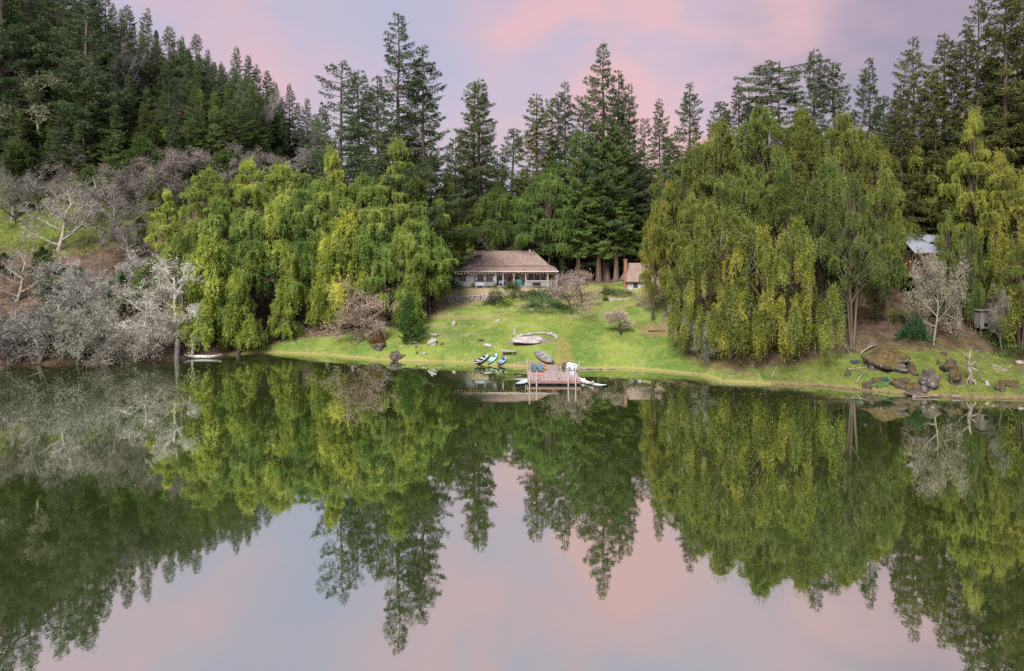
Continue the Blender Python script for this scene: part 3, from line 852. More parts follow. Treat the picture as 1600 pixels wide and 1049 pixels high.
reds = [
 ('redwood_b', 903, 205, 129, 'bright green redwood with the leftmost bare trunk behind the bare fruit trees'),
 ('redwood_a', 936, 185, 130, 'redwood whose trunk stands second from the left behind the lawn'),
 ('redwood_b', 950, 215, 131, 'redwood with a pale forked looking trunk in the middle of the grove'),
 ('redwood_a', 963, 195, 129, 'redwood with the thickest dark trunk of the grove behind the lawn'),
 ('redwood_b', 976, 225, 132, 'redwood with the rightmost trunk of the grove, left of the brick chimney'),
 ('redwood_a', 862, 235, 134, 'full green redwood rising behind the right gable of the house'),
 ('redwood_b', 822, 262, 137, 'green redwood right behind the middle of the house roof'),
 ('redwood_a', 1004, 265, 140, 'shaded redwood behind the little cottage with the chimney'),
]
for k, px, top, Y, lab in reds:
    plant_px(k, px, top, Y, lab, wide=0.95, tint=(1.3, 1.3, 1.1), bark=(1.25, 1.1, 1.05), group='redwoods behind the lawn')
for k, px, top, Y, lab in (
 ('fir_d', 785, 285, 146, 'dark low fir behind the left side of the house roof'), ('fir_d', 748, 270, 150, 'dark low fir behind the bare lilac tree'),
 ('fir_d', 842, 265, 148, 'dark low fir between the house and the redwood trunks'), ('fir_d', 884, 275, 146, 'dark low fir filling the gap between the house and the grove'),
 ('fir_d', 925, 300, 144, 'dark low fir seen between the redwood trunks, left one'), ('fir_d', 958, 320, 142, 'dark low fir seen between the redwood trunks, right one'),
 ('fir_d', 1000, 315, 146, 'dark low fir behind the cottage chimney'), ('fir_d', 1035, 290, 142, 'dark low fir between the cottage and the weeping trees'),
 ('fir_d', 700, 265, 142, 'green low fir behind the rightmost lime trees'), ('fir_d', 905, 350, 138, 'lowest dark fir behind the leftmost redwood trunk'),
 ('fir_d', 880, 380, 130, 'small pale green fir at the right corner of the house'), ('fir_d', 1075, 260, 138, 'dark low fir behind the left flank of the weeping trees'),
 ('fir_d', 985, 375, 138, 'small dark fir just left of the brick chimney'),('fir_d', 945, 370, 140, 'small dark fir in the deep shade of the redwood grove')):
    plant_px(k, px, top, Y, lab, wide=1.25 if Y > 135 else 0.7, tint=(0.9, 1.0, 0.95) if Y != 130 else (1.5, 1.7, 1.6), group='low firs behind the house')
for px, top, Y, lab, wd in ((775, 292, 130, 'pale green leafy tree behind the left half of the roof', .8), (858, 262, 129, 'pale green leafy tree over the right gable of the roof', .8), (822, 300, 131, 'pale green leafy tree over the middle of the roof', .7),
                            (1022, 350, 128, 'pale green leafy tree behind the cottage roof', .7), (905, 262, 133, 'pale green leafy tree crown above the leftmost redwood trunk', .55), (985, 262, 134, 'pale green leafy tree crown above the rightmost redwood trunk', .5)):
    plant_px('lime_a' if Y < 132 else 'lime_c', px, top, Y, lab, wide=wd, tint=(0.52, 0.66, 0.72), group='pale green trees behind the house', name='leafy_tree')
# second rank that closes the view through the grove
for i in range(26):
    px = 660 + i * 37 + R.uniform(-12, 12); Y = R.uniform(158, 185)
    plant_px(R.choice(['fir_d', 'fir_e', 'fir_c']), px, R.uniform(292, 325) if px < 1060 else R.uniform(200, 260), Y, 'far dark fir glimpsed ' + ('left of the house roof' if px < 720 else 'over the house roof' if px < 870 else 'between the redwood trunks' if px < 1000 else 'in the gap right of the redwoods' if px < 1100 else 'behind the great weeping trees'),
             wide=1.4, tint=DK, group='far rank of firs')

# lime-green trees of the left shore
L1 = (1.0, 1.0, 1.0); L2 = (1.15, 1.1, 1.0); L3 = (0.7, 0.82, 0.9); L4 = (0.85, 0.95, 1.0)
limes = [
 ('lime_c', 262, 300, 112, 'leftmost yellow green tree, its top against the grey bare hillside', 0.9, L2),
 ('lime_a', 330, 266, 113, 'yellow green tree with a broad dome, second from the left', 1.0, L1),
 ('lime_c', 388, 252, 115, 'yellow green tree with the highest pointed top left of the centre group', 1.0, L2),
 ('lime_a', 440, 258, 114, 'broad yellow green tree below the end of the hillside firs', 0.95, L1),
 ('lime_a', 492, 285, 112, 'muted yellow green tree in the middle of the lime row', 0.9, L4),
 ('lime_c', 520, 238, 113, 'tall bright tree under the thin open fir', 0.75, L2),
 ('lime_a', 565, 275, 112, 'green tree under the tallest fir, left side', 0.95, L4),
 ('lime_c', 623, 224, 112, 'tall olive green maple directly below the tallest fir', 0.85, (0.95, 0.95, 1.0)),
 ('lime_a', 655, 290, 113, 'green tree with a wide dome between the olive maple and the house', 0.8, L4),
 ('lime_c', 700, 285, 118, 'yellow green tree just left of the lilac coloured bare tree', 0.8, L1),
 ('lime_a', 748, 318, 131, 'rightmost yellow green tree, rising behind the left roof end', 0.75, L1),
 ('lime_b', 300, 345, 103, 'front tree of the left group with hanging fronds beside the white lichen tree', 0.9, L1),
 ('lime_d', 325, 372, 99.5, 'narrow hanging tree right behind the white boat', 1.15, L2),
 ('lime_d', 372, 425, 99.8, 'small weeping tree at the waterline right of the white boat', 1.15, L2),
 ('lime_d', 345, 395, 101.5, 'narrow darker frond tree between the two by the white boat', 1.2, L3),
 ('lime_b', 392, 330, 106, 'weeping tree left of the big bright fronds', 0.85, L4),
 ('lime_b', 440, 305, 107.5, 'bright weeping tree with fronds down to the brown bank', 0.95, L2),
 ('lime_d', 442, 455, 104.5, 'small round bright shrub like tree low on the brown bank', 1.3, L2),
 ('lime_b', 500, 360, 108, 'weeping tree with dark hollow beneath, middle of the bank', 0.8, L1),
 ('lime_d', 543, 335, 106, 'bright yellow cone shaped tree left of the pinkish bare tree', 1.0, (1.3, 1.15, 1.0)),
 ('lime_d', 512, 372, 105.5, 'shorter bright cone shaped tree beside the yellow one', 1.1, (1.25, 1.12, 1.0)),
 ('lime_b', 590, 330, 107, 'green tree behind the pinkish bare tree', 0.9, L3),
 ('lime_b', 625, 355, 106, 'layered green tree above the pinkish bare tree', 0.85, L1),
 ('lime_b', 660, 345, 109, 'green tree behind the young fir on the lawn', 0.85, L4),
 ('lime_b', 672, 370, 110.5, 'green tree touching the left corner of the house', 0.62, L1),
 ('lime_d', 640, 430, 104.5, 'low olive tree directly behind the young fir on the lawn', 1.4, L1),
 ('lime_a', 470, 300, 108, 'second rank green tree behind the bright fronds', 0.8, L3),
 ('lime_a', 350, 315, 108, 'second rank green tree behind the hanging fronds of the left group', 0.8, L4),
 ('lime_a', 555, 330, 109, 'dark green tree behind the yellow cone', 0.7, L3),
 ('lime_d', 238, 268, 128, 'lone small yellow bush tree on the grey hillside', 1.1, L2),
]
for k, px, top, Y, lab, wd, tint in limes:
    plant_px(k, px, top, Y, lab, wide=wd, tint=tint, group='yellow green weeping trees on the left shore')

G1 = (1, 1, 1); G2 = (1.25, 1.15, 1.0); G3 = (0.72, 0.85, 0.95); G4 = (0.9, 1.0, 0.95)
golds = [
 ('gold_b', 1045, 290, 104, 'leftmost tree of the great weeping stand, leaning over the cottage', 0.8, G2),
 ('gold_b', 1020, 330, 103, 'low pale weeping tree in front of the cottage roof', 0.5, G2),
 ('gold_a', 1080, 235, 106, 'weeping tree with a sloping left shoulder', 0.8, (0.8, 0.92, 0.85)),
 ('gold_a', 1125, 192, 104, 'high weeping tree with grey mossy twigs, left of the middle', 0.8, G1),
 ('gold_a', 1190, 168, 102, 'tallest dome of the great weeping stand', 0.85, G4),
 ('gold_b', 1252, 172, 103, 'weeping tree with a straight dark limb across it', 0.85, G1),
 ('gold_a', 1318, 178, 103, 'weeping tree top between the pole trunked firs', 0.8, G1),
 ('gold_b', 1365, 215, 104, 'weeping tree with rusty tips right of the dark limb', 0.85, G2),
 ('gold_b', 1420, 225, 116, 'weeping tree over the hidden cabin', 0.85, G1),
 ('gold_c', 1098, 395, 89.0, 'front curtain of the weeping stand that touches the water', 1.0, (1.45, 1.4, 1.2)),
 ('gold_c', 1140, 330, 88, 'long fronded weeping tree with white hanging moss', 1.05, (1.1, 1.15, 1.05)),
 ('gold_c', 1195, 360, 86.0, 'front weeping tree with a tattered curtain of pale fronds', 0.95, (1.5, 1.4, 1.1)),
 ('gold_c', 1245, 345, 86.5, 'front weeping tree at the right end of the curtain', 0.9, (0.95, 1.02, 0.85)),
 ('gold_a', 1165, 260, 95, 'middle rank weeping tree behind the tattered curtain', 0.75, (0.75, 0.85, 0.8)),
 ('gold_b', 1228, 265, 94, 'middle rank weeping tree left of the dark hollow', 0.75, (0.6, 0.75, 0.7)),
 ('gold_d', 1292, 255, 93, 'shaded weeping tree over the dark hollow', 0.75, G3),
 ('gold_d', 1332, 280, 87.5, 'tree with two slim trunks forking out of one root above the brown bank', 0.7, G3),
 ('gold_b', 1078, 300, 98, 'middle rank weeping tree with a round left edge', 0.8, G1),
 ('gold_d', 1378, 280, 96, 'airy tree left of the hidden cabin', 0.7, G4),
 ('gold_d', 1470, 265, 115, 'airy tree behind the pale lichen tree', 0.85, G1),
 ('lime_c', 1522, 178, 96, 'tall bright yellow cone shaped tree in the right hand forest', 0.5, (0.95, 0.85, .75)),
 ('gold_b', 1562, 240, 93, 'weeping tree with golden fronds near the right edge', 0.7, G2),
 ('gold_b', 1605, 270, 90, 'golden weeping tree cut by the right edge of the frame', 0.75, G2),
 ('gold_d', 1560, 300, 96, 'open crowned tree over the grey wooden box', 0.6, G2),
 ('gold_d', 1518, 300, 99, 'shaded tree behind the dead stump', 0.7, G3),
 ('gold_d', 1432, 228, 106, 'olive tree rising right behind the cabin roof', 0.9, G1),
 ('gold_d', 1482, 335, 94, 'thin leafy tree veiling the right half of the cabin roof', 0.55, G4),
 ('gold_d', 1595, 380, 83, 'low leafy tree near the right edge of the bank', 0.7, G4),
 ('gold_c', 1640, 330, 84, 'weeping tree past the right edge of the frame', 0.9, G2),
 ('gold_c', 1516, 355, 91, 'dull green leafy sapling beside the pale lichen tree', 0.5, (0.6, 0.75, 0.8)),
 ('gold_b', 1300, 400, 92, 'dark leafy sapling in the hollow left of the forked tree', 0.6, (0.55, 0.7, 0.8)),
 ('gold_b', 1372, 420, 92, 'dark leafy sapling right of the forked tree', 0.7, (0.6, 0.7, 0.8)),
]
for k, px, top, Y, lab, wd, tint in golds:
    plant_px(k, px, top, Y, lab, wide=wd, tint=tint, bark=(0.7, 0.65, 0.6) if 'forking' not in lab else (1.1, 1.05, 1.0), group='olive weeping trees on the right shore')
for i, (px, top, Y) in enumerate(((1380, 300, 125), (1430, 290, 128), (1480, 280, 126), (1530, 270, 122), (1580, 260, 118), (1630, 250, 115), (1330, 290, 125), (1280, 280, 126), (1230, 270, 126), (1180, 280, 127), (1130, 290, 128),
                                  (1400, 180, 118), (1490, 170, 120), (1560, 150, 120), (1605, 140, 116))):
    plant_px('fir_d', px, top, Y, 'shaded fir in the depth ' + ('behind the great weeping trees' if px < 1300 else 'behind the forked tree' if px < 1420 else 'behind the hidden cabin' if px < 1510 else 'behind the golden trees at the right edge'), wide=1.5, tint=(0.8, 0.85, 0.8), group='shaded firs behind the weeping trees')

# pale leafless trees: h in metres from the photo's base and top rows
GREY1 = (1.0, 1.0, 1.0); LIL = (0.50, 0.475, 0.48); PNK = (0.85, 0.68, 0.62); DKG = (0.45, 0.42, 0.42); MOS = (0.72, 0.74, 0.55)
def bare_px(kind, px, top, base, lab, wide=1.0, tint=GREY1, group='pale leafless trees on the left shore', Y=None, name=None, bark=None):
    if Y is None: x, Y, z = ground_hit(px, base)
    else: x = at(px, Y); z = tz(x, Y)
    h = height_at(top, Y) - z
    return plant(kind, x, Y, h, lab, wide=wide, tint=tint, bark=bark or tint, group=group, name=name)
for a in (
 ('bare_a', 275, 392, 560, 'white lichen covered tree leaning over the white boat', 1.1, (1.25, 1.25, 1.25)),
 ('bare_d', 170, 385, 500, 'pale grey tree with upright twin stems right of the glade', 1.1, (1.05, 1.05, 1.1)),
 ('bare_b', 92, 285, 392, 'mossy dark limbed oak standing alone in the green glade', 1.0, (0.85, 0.82, 0.8)),
 ('bare_c', 205, 470, 562, 'dense pale thicket tree at the waterline in the middle of the left shore', 1.1, (0.85, 0.83, 0.78)),
 ('bare_c', 240, 480, 560, 'dense pale thicket tree left of the white lichen tree', 1.05, (0.95, 0.92, 0.86)),
 ('bare_c', 120, 455, 566, 'grey green thicket tree with a hanging white skirt', 1.1, (0.66, 0.7, 0.6)),
 ('bare_c', 60, 440, 566, 'grey thicket tree low at the left shore', 1.1, (0.6, 0.6, 0.58)),
 ('bare_c', 15, 470, 568, 'dull lilac thicket tree at the left edge of the frame', 1.1, LIL),
 ('bare_b', 28, 385, 470, 'pale tree with a dark leaning stem below the glade, at the left edge', 1.0, (0.8, 0.76, 0.72)),
 ('bare_b', 95, 405, 480, 'silvery lilac tree just under the green glade', 1.1, (0.78, 0.76, 0.8)),
 ('bare_b', 135, 420, 510, 'silver grey tree between the glade and the shore thicket', 1.0, (0.85, 0.84, 0.84)),
 ('bare_b', 225, 415, 520, 'grey tree behind the white lichen tree', 1.0, (0.85, 0.8, 0.78)),
 ('bare_c', 165, 500, 566, 'low whitish twig mass at the waterline', 1.0, (1.05, 1.0, .95)),
 ('bare_a', 300, 470, 558, 'short white branched tree close behind the white boat', 1.0, (1.25, 1.25, 1.2)),
 ('bare_a', 60, 95, 250, 'big moss grey tree high on the left hillside among the firs', 1.3, MOS),
 ('bare_a', 22, 150, 250, 'slim moss grey tree left of the big one on the hillside', 0.9, MOS),
 ('bare_b', 20, 265, 345, 'lilac grey oak at the left edge above the glade', 1.3, LIL),
 ('bare_b', 60, 250, 330, 'lilac grey oak above the glade beside the edge one', 1.2, LIL),
 ('bare_b', 130, 265, 350, 'grey oak right above the glade', 1.2, (0.7, 0.66, 0.66)),
 ('bare_b', 175, 290, 372, 'dull lilac oak at the right end of the glade', 1.2, LIL),
 ('bare_b', 205, 330, 410, 'lilac grey tree between the glade and the yellow green trees', 1.1, LIL),
 ('bare_b', 225, 240, 330, 'grey lilac tree under the hillside firs', 1.2, LIL),
 ('bare_b', 262, 225, 310, 'brown grey tree on the slope above the lime trees', 1.3, (0.6, 0.5, 0.5)),
 ('bare_b', 305, 232, 305, 'brown lilac tree on the slope above the lime trees', 1.3, (0.65, 0.54, 0.55)),
 ('bare_b', 345, 228, 300, 'pinkish grey tree nearest the right end of the lilac slope', 1.3, (0.72, 0.62, 0.62)),
 ('bare_b', 185, 255, 330, 'grey tree with dark stems right of the bright hillside bushes', 1.2, LIL),
 ('bare_d', 398, 130, 235, 'thin grey snag among the last hillside firs', 0.7, (0.7, 0.68, 0.7)),
 ('bare_a', 482, 190, 280, 'smoky grey tree below the skyline notch', 1.2, (0.62, 0.6, 0.6)),
 ('bare_b', 450, 225, 290, 'smoky lilac tree right above the lime row', 1.2, (0.66, 0.62, 0.66)),
 ('bare_a', 180, 60, 190, 'thin grey snag halfway up the hillside firs', 0.7, (0.55, 0.55, 0.55)),
 ('bare_a', 202, 75, 200, 'bluish bare tree between hillside firs', 0.9, (0.55, 0.55, 0.6)),
):
    kw = {}
    bare_px(a[0], a[1], a[2], a[3], a[4], a[5], a[6])
bare_px('bare_c', 572, 425, 545, 'round pinkish grey leafless tree at the left edge of the lawn', 1.25, PNK, Y=103.0, group=None)
bare_px('bare_c', 594, 497, 545, 'small whitish twiggy shrub tree right in front of the pinkish grey one', 0.75, (1.2, 1.1, 1.05), Y=100.5, group=None)
bare_px('bare_a', 782, 335, 430, 'lilac pink leafless tree behind the left part of the roof', 1.1, (0.85, 0.68, 0.72), Y=131, group=None)
bare_px('bare_a', 812, 345, 430, 'pale greenish leafless tree behind the middle of the roof', 0.9, (0.8, 0.76, 0.66), Y=133, group=None)
bare_px('fruit', 893, 420, 492, 'left one of the two bare pinkish fruit trees right of the house', 1.15, (0.78, 0.62, 0.66), group=None, bark=(0.8, 0.75, 0.75))
bare_px('fruit', 910, 415, 473, 'right one of the two bare pinkish fruit trees, farther up the lawn', 1.2, (0.85, 0.66, 0.62), group=None, bark=(0.8, 0.75, 0.75))
bare_px('weep_small', 971, 476, 524, 'small umbrella shaped bare fruit tree alone on the lawn', 1.25, (0.95, 0.8, 0.76), group=None, bark=(0.35, 0.3, 0.28))
bare_px('fruit', 1025, 440, 480, 'pinkish bare tree in front of the cottage', 1.3, (0.85, 0.72, 0.68), group=None)
bare_px('fruit', 1048, 436, 486, 'bare tree with lilac twigs right of the cottage', 1.2, (0.75, 0.66, 0.66), group=None)
bare_px('fruit', 1005, 455, 480, 'low bare bush tree at the cottage corner', 1.3, (0.85, 0.75, 0.72), group=None)
bare_px('mossy', 1100, 482, 560, 'silvery hanging lichen tree at the edge of the weeping curtain', 0.8, (0.95, 0.97, 1.0), group=None)
bare_px('mossy', 1458, 375, 540, 'pale lichen tree with feathery white branches in front of the cabin', 0.5, (0.66, 0.63, 0.53), group=None)
bare_px('bare_d', 1565, 440, 548, 'slim white trunk tree right of the grey wooden box', 0.6, (0.6, 0.58, 0.55), group=None)
bare_px('bare_b', 1500, 455, 508, 'low grey branched tree left of the grey wooden box', 0.8, (0.5, 0.48, 0.45), group=None)

# more leafless oaks of the lilac band under the firs
band = []
for _ in range(4000):
    if len(band) >= 15: break
    px = R.uniform(-20, 420); base = R.uniform(268, 345)
    if px < 170 and base > 335: continue
    x, Y, z = ground_hit(px, base)
    if Y > 190 or any((x - a) ** 2 + (Y - b) ** 2 < 25 for a, b in band): continue
    band.append((x, Y))
    plant(R.choice(['bare_b', 'bare_c', 'bare_a']), x, Y, R.uniform(5.5, 8.5), 'lilac grey leafless oak ' + ('at the left edge above the glade' if px < 90 else 'above the right half of the glade' if px < 200 else 'above the first lime trees' if px < 310 else 'above the middle of the lime row'), wide=R.uniform(1.0, 1.4),
          tint=tuple(np.array(LIL) * R.uniform(0.8, 1.15)), bark=DKG, group='lilac grey oaks across the hillside')

for i in range(46):
    for _ in range(200):
        px = R.uniform(-10, 300) if i < 24 else R.uniform(-10, 440); base = R.uniform(300, 560) if i < 24 else R.uniform(240, 320)
        if 335 < base < 415 and px < 190: continue
        x, Y, z = ground_hit(px, base)
        if Y < 190 and land(np.array([x]), np.array([Y]))[0] > 2: break
    g_ = R.uniform(0.5, 0.9)
    plant('lime_b' if i % 2 else 'gold_b', x, Y, R.uniform(3.0, 6.0) if i < 24 else R.uniform(5, 9), (('low evergreen bush ' + ('at the water among the grey thicket' if base > 530 else 'in the middle of the grey thicket' if base > 480 else 'on the bare brown slope under the glade' if base > 400 else 'above the glade')) if i < 24 else ('dark green leafy tree ' + ('at the left edge' if px < 70 else 'above the glade' if px < 180 else 'above the first lime trees' if px < 310 else 'above the lime row') + (', close under the hillside firs' if base < 280 else ', lower among the lilac oaks'))), cat='shrub' if i < 24 else 'tree', name='shrub' if i < 24 else 'leafy_tree', wide=R.uniform(1.1, 1.7), tint=(0.45 * g_, 0.62 * g_, 0.6 * g_), group='evergreen bushes near the left shore' if i < 24 else 'leafy trees between the oaks and the firs')
# the firs of the left hillside
hill_group = 'dark firs covering the left hillside'
spots = [  # skyline firs, one by one: px, top, Y
 (5, -90, 150), (45, -80, 160), (85, -60, 165), (125, -45, 170), (165, -15, 178), (140, -30, 150), (200, 8, 182), (232, 12, 184), (262, 40, 186), (285, 55, 190), (305, 52, 192), (325, 76, 196), (345, 95, 196), (370, 72, 204), (388, 86, 206),
 (402, 100, 208), (418, 110, 214), (432, 128, 212), (452, 130, 220), (465, 160, 215), (480, 152, 232), (497, 178, 230), (415, 145, 205), (440, 150, 208)]
words = ['high in the top left corner', 'on the skyline by the top left corner', 'on the skyline', 'on the lower skyline', 'at the skyline end']
sky_lab = {200: 'rounded top fir on the skyline where the sky begins', 232: 'pointed black tipped fir right of the rounded one on the skyline', 262: 'fir in the dip of the skyline', 305: 'pointed fir after the skyline dip',
           370: 'taller of the two thin firs midway down the skyline', 388: 'shorter of the two thin firs midway down the skyline', 452: 'fir before the notch of the skyline', 480: 'far smoky fir beside the skyline notch', 497: 'last and lowest fir of the hillside skyline'}
for px, top, Y in spots:
    Y = 140 + (Y - 150) * 0.45
    plant_px(R.choice(['fir_c', 'fir_e', 'fir_b', 'fir_d']), px, top, Y, sky_lab.get(px, 'dark skyline fir of the left hillside, ' + ('cut by the top edge' if px < 180 else 'between the rounded and the pointed skyline tops' if px < 300 else 'in the stepped middle of the skyline' if px < 400 else 'on its low right end')), wide=R.uniform(0.95, 1.25),
             tint=tuple(np.array(BL) * R.uniform(0.85, 1.15)), group='firs along the left hillside skyline')
placed = []
tries = 0
while len(placed) < 172 and tries < 14000:
    tries += 1
    px = R.uniform(-30, 500); Y = R.uniform(118, 172)
    x = at(px, Y); z = tz(x, Y)
    gy_ = HORIZON - (z - CAM_H) / Y * F          # row where its foot shows
    lim = 285 - 0.08 * px
    if gy_ > lim or z < 15: continue
    if any((x - a) ** 2 + (Y - b) ** 2 < 3.7 ** 2 for a, b in placed): continue
    placed.append((x, Y))
    h = R.uniform(10, 18)
    topy = HORIZON - (z + h - CAM_H) / Y * F
    sky_line = np.interp(px, [-30, 160, 200, 320, 400, 480, 520], [-100, -20, 8, 80, 105, 165, 210])
    if topy < sky_line + 8: h = max(8, (HORIZON - sky_line - 12) / F * Y + CAM_H - z)
    bright = R.random() < 0.18
    if gy_ > 205 and R.random() < 0.5: bright = True
    side = 'at the left edge of the photo' if px < 50 else 'behind the big moss grey tree' if px < 130 else 'left of the middle of the slope' if px < 220 else 'under the middle of the skyline' if px < 310 else 'under the thin skyline firs' if px < 400 else 'near the skyline notch'
    rank = 'back' if topy < sky_line + 50 else 'middle' if gy_ < 205 else 'front'
    plant(R.choice(['fir_c', 'fir_e', 'fir_d', 'fir_b']), x, Y, h, ('green' if bright else 'dark') + ' hillside fir of the ' + rank + ' rank, ' + side,
          wide=R.uniform(1.0, 1.4), tint=tuple(np.array((1.35, 1.5, 1.05) if bright else BL) * R.uniform(0.8, 1.25)), group='green firs on the lower left hillside' if bright else hill_group)
for px, base, h, tint, lab in ((268, 240, 6.5, (0.62, 0.85, 0.6), 'bright green round tree at the foot of the hillside firs'), (252, 236, 5.5, (0.5, 0.75, 0.55), 'green round tree left beside the bright one under the hillside firs'),
                               (35, 240, 6.0, (0.4, 0.55, 0.5), 'olive bushy tree at the left edge below the big moss grey tree'), (120, 250, 9, (0.3, 0.48, 0.45), 'dark green leafy tree below the big moss grey tree'),
                               (90, 225, 8, (0.28, 0.5, 0.4), 'dark green leafy tree right behind the foot of the big moss grey tree'), (155, 215, 9, (0.35, 0.5, 0.5), 'muted green tree in the middle of the hillside'),
                               (185, 180, 8, (0.45, 0.6, 0.5), 'muted green tree with a lit right side on the hillside'), (140, 540, 5, (0.25, 0.38, 0.4), 'dark leafy bush inside the shore thicket'), (75, 535, 5, (0.25, 0.38, 0.35), 'dark leafy bush at the left shore'),
                               (215, 500, 6, (0.5, 0.6, 0.6), 'green leafy bush between the pale trees of the left shore'), (245, 470, 7, (0.6, 0.7, 0.6), 'green leafy bush behind the white lichen tree')):
    x, Y, z = ground_hit(px, base)
    plant('lime_b', x, Y, h, lab, wide=1.5, tint=tint, group=None)
plant_px('young', 641, 462, 99.0, 'young dark green fir standing on the lawn left of centre', wide=1.0, tint=(0.6, 0.85, 0.6), bark=(0.8, 0.8, 0.8))
plant_px('young', 1062, 470, 103, 'small dark young fir with level branches on the brown patch of lawn', wide=1.0, tint=(0.9, 1.0, 0.7))
# ---------------------------------------------------------------- undergrowth, grass, litter (nobody could count them)
def scatter_points(n, x0, x1, y0, y1, test, rg):
    out = []
    tot = 0
    while tot < n:
        x = rg.uniform(x0, x1, n * 2); y = rg.uniform(y0, y1, n * 2)
        k = test(x, y); x = x[k]; y = y[k]; out.append(np.stack([x, y], 1)); tot += len(x)
    return np.concatenate(out)[:n]

def in_lawn(x, y):
    l = np.interp(y, [88, 98, 101.5, 103.5, 106, 110, 118, 126], [-45, -43, -41, -36, -18, -13, -12.5, -12.5])
    r = np.interp(y, [80, 86, 95, 105, 118, 126], [27, 26, 23, 21, 20, 19])
    return (x > l) & (x < r) & (y < 126)

def grass_material():
    m, nt, out = mat('grass_blades'); g = NT(nt)
    P = g.pos()
    c, _ = grassy_colour(g, P)
    c = g.mix(g.math('MULTIPLY', g.attr('rnd'), 0.5), c, (0.36, 0.34, 0.10))
    sx = g.n('ShaderNodeSeparateXYZ'); g.l(P, sx.inputs[0])
    wild = g.math('MAXIMUM', g.ramp(sx.outputs[0], 24, 30), g.ramp(sx.outputs[0], -45, -50))
    c = g.mix(g.math('MULTIPLY', wild, 0.85), c, g.mix(g.attr('rnd'), (0.10, 0.155, 0.03), (0.24, 0.26, 0.06)))
    d = g.n('ShaderNodeBsdfDiffuse'); g.l(c, d.inputs[0]); t = g.n('ShaderNodeBsdfTranslucent'); g.l(c, t.inputs[0])
    mx = g.n('ShaderNodeMixShader'); mx.inputs[0].default_value = 0.35; g.l(d.outputs[0], mx.inputs[1]); g.l(t.outputs[0], mx.inputs[2]); g.l(mx.outputs[0], out.inputs[0])
    return m
M['grass'] = grass_material()
rg = np.random.default_rng(77)
def lawn_test(x, y):
    D = land(x, y)
    a = in_lawn(x, y) & (D > 0.4)
    b = (((x - 46) / 19) ** 2 + ((y - 82) / 9) ** 2 < 1) & (D > 0.4)
    return (a | b) & (vnoise(x, y, 2.2, 9) + vnoise(x, y, 0.8, 11) * 0.6 > -0.22)
pts = scatter_points(70000, -46, 66, 73, 126, lawn_test, rg)
z = terrain(pts[:, 0], pts[:, 1]); P = np.stack([pts[:, 0], pts[:, 1], z - 0.02], 1)
D = rg.normal(size=P.shape) * 0.45; D[:, 2] = 1
v, f = leaf_tris(P, D, rg.uniform(0.06, 0.20, len(P)), rg.uniform(0.05, 0.10, len(P)), rg)
o = link('grass', mesh_from('grass', v, f, [M['grass']], rnd=rg.random(len(f)))); o['kind'] = 'stuff'
def glade_test(x, y):
    return (((x + 86) / 24) ** 2 + ((y - 126) / 11) ** 2 < 1) & (land(x, y) > 3)
pts = scatter_points(26000, -112, -60, 112, 138, glade_test, rg)
z = terrain(pts[:, 0], pts[:, 1]); P = np.stack([pts[:, 0], pts[:, 1], z - 0.02], 1)
D = rg.normal(size=P.shape) * 0.5; D[:, 2] = 1
v, f = leaf_tris(P, D, rg.uniform(0.12, 0.32, len(P)), rg.uniform(0.06, 0.12, len(P)), rg)
o = link('glade_grass', mesh_from('glade_grass', v, f, [M['grass']], rnd=rg.random(len(f)))); o['kind'] = 'stuff'

# brush: low leafy and twiggy growth under the trees
M['brush'] = foliage_mat('brush_leaves', (0.03, 0.045, 0.02), (0.065, 0.085, 0.035), (0.13, 0.14, 0.06), 0.25, 0.3)
def brush_test(x, y):
    D = land(x, y)
    left = (x < -43) & (D > 1.5) & ~((((x + 88) / 22) ** 2 + ((y - 124) / 9) ** 2) < 1)
    right = (x > 24) & (D > 13)
    back = (y > 132) & (x > -45) & (x < 40)
    return (left | right | back) & (vnoise(x, y, 4.0, 21) + 0.5 * vnoise(x, y, 1.5, 22) > -0.08)
c0 = scatter_points(5200, -190, 95, 84, 205, brush_test, rg)
hz = rg.uniform(0.5, 2.2, len(c0)); rep = 14
cx = np.repeat(c0, rep, axis=0); hh = np.repeat(hz, rep)
dv = unit(rg.normal(size=(len(cx), 3))); dv[:, 2] = np.abs(dv[:, 2])
P = np.stack([cx[:, 0] + dv[:, 0] * hh * 0.8, cx[:, 1] + dv[:, 1] * hh * 0.8, 0 * hh], 1)
P[:, 2] = terrain(P[:, 0], P[:, 1]) + dv[:, 2] * hh
v, f = leaf_tris(P, dv + rg.normal(size=P.shape) * 0.6, rg.uniform(0.3, 0.7, len(P)), rg.uniform(0.10, 0.22, len(P)), rg)
o = link('undergrowth', mesh_from('undergrowth', v, f, [M['brush']], rnd=rg.random(len(f)))); o['kind'] = 'stuff'
# grey leafless brush on the left shore and the lilac slope
def twig_test(x, y):
    D = land(x, y)
    return (x < -46) & (D > 0.6) & (D < 75) & ~((((x + 88) / 20) ** 2 + ((y - 124) / 8) ** 2) < 1) & (vnoise(x, y, 5.0, 31) > -0.15)
c0 = scatter_points(3000, -150, -46, 86, 175, twig_test, rg)
rep = 13; cx = np.repeat(c0, rep, axis=0)
P = np.stack([cx[:, 0] + rg.normal(size=len(cx)) * 0.35, cx[:, 1] + rg.normal(size=len(cx)) * 0.35, 0 * cx[:, 0]], 1)
P[:, 2] = terrain(P[:, 0], P[:, 1]) + rg.uniform(0, 1.0, len(P))
D = rg.normal(size=P.shape) * 0.8; D[:, 2] = np.abs(D[:, 2]) + 0.35
v, f = leaf_tris(P, D, rg.uniform(0.5, 1.6, len(P)), 0.06, rg)
M['twigs'] = rough_mat('grey_twigs', (0.15, 0.13, 0.12), (0.32, 0.295, 0.28), 0.25, 0.95, 0, coord='Object')
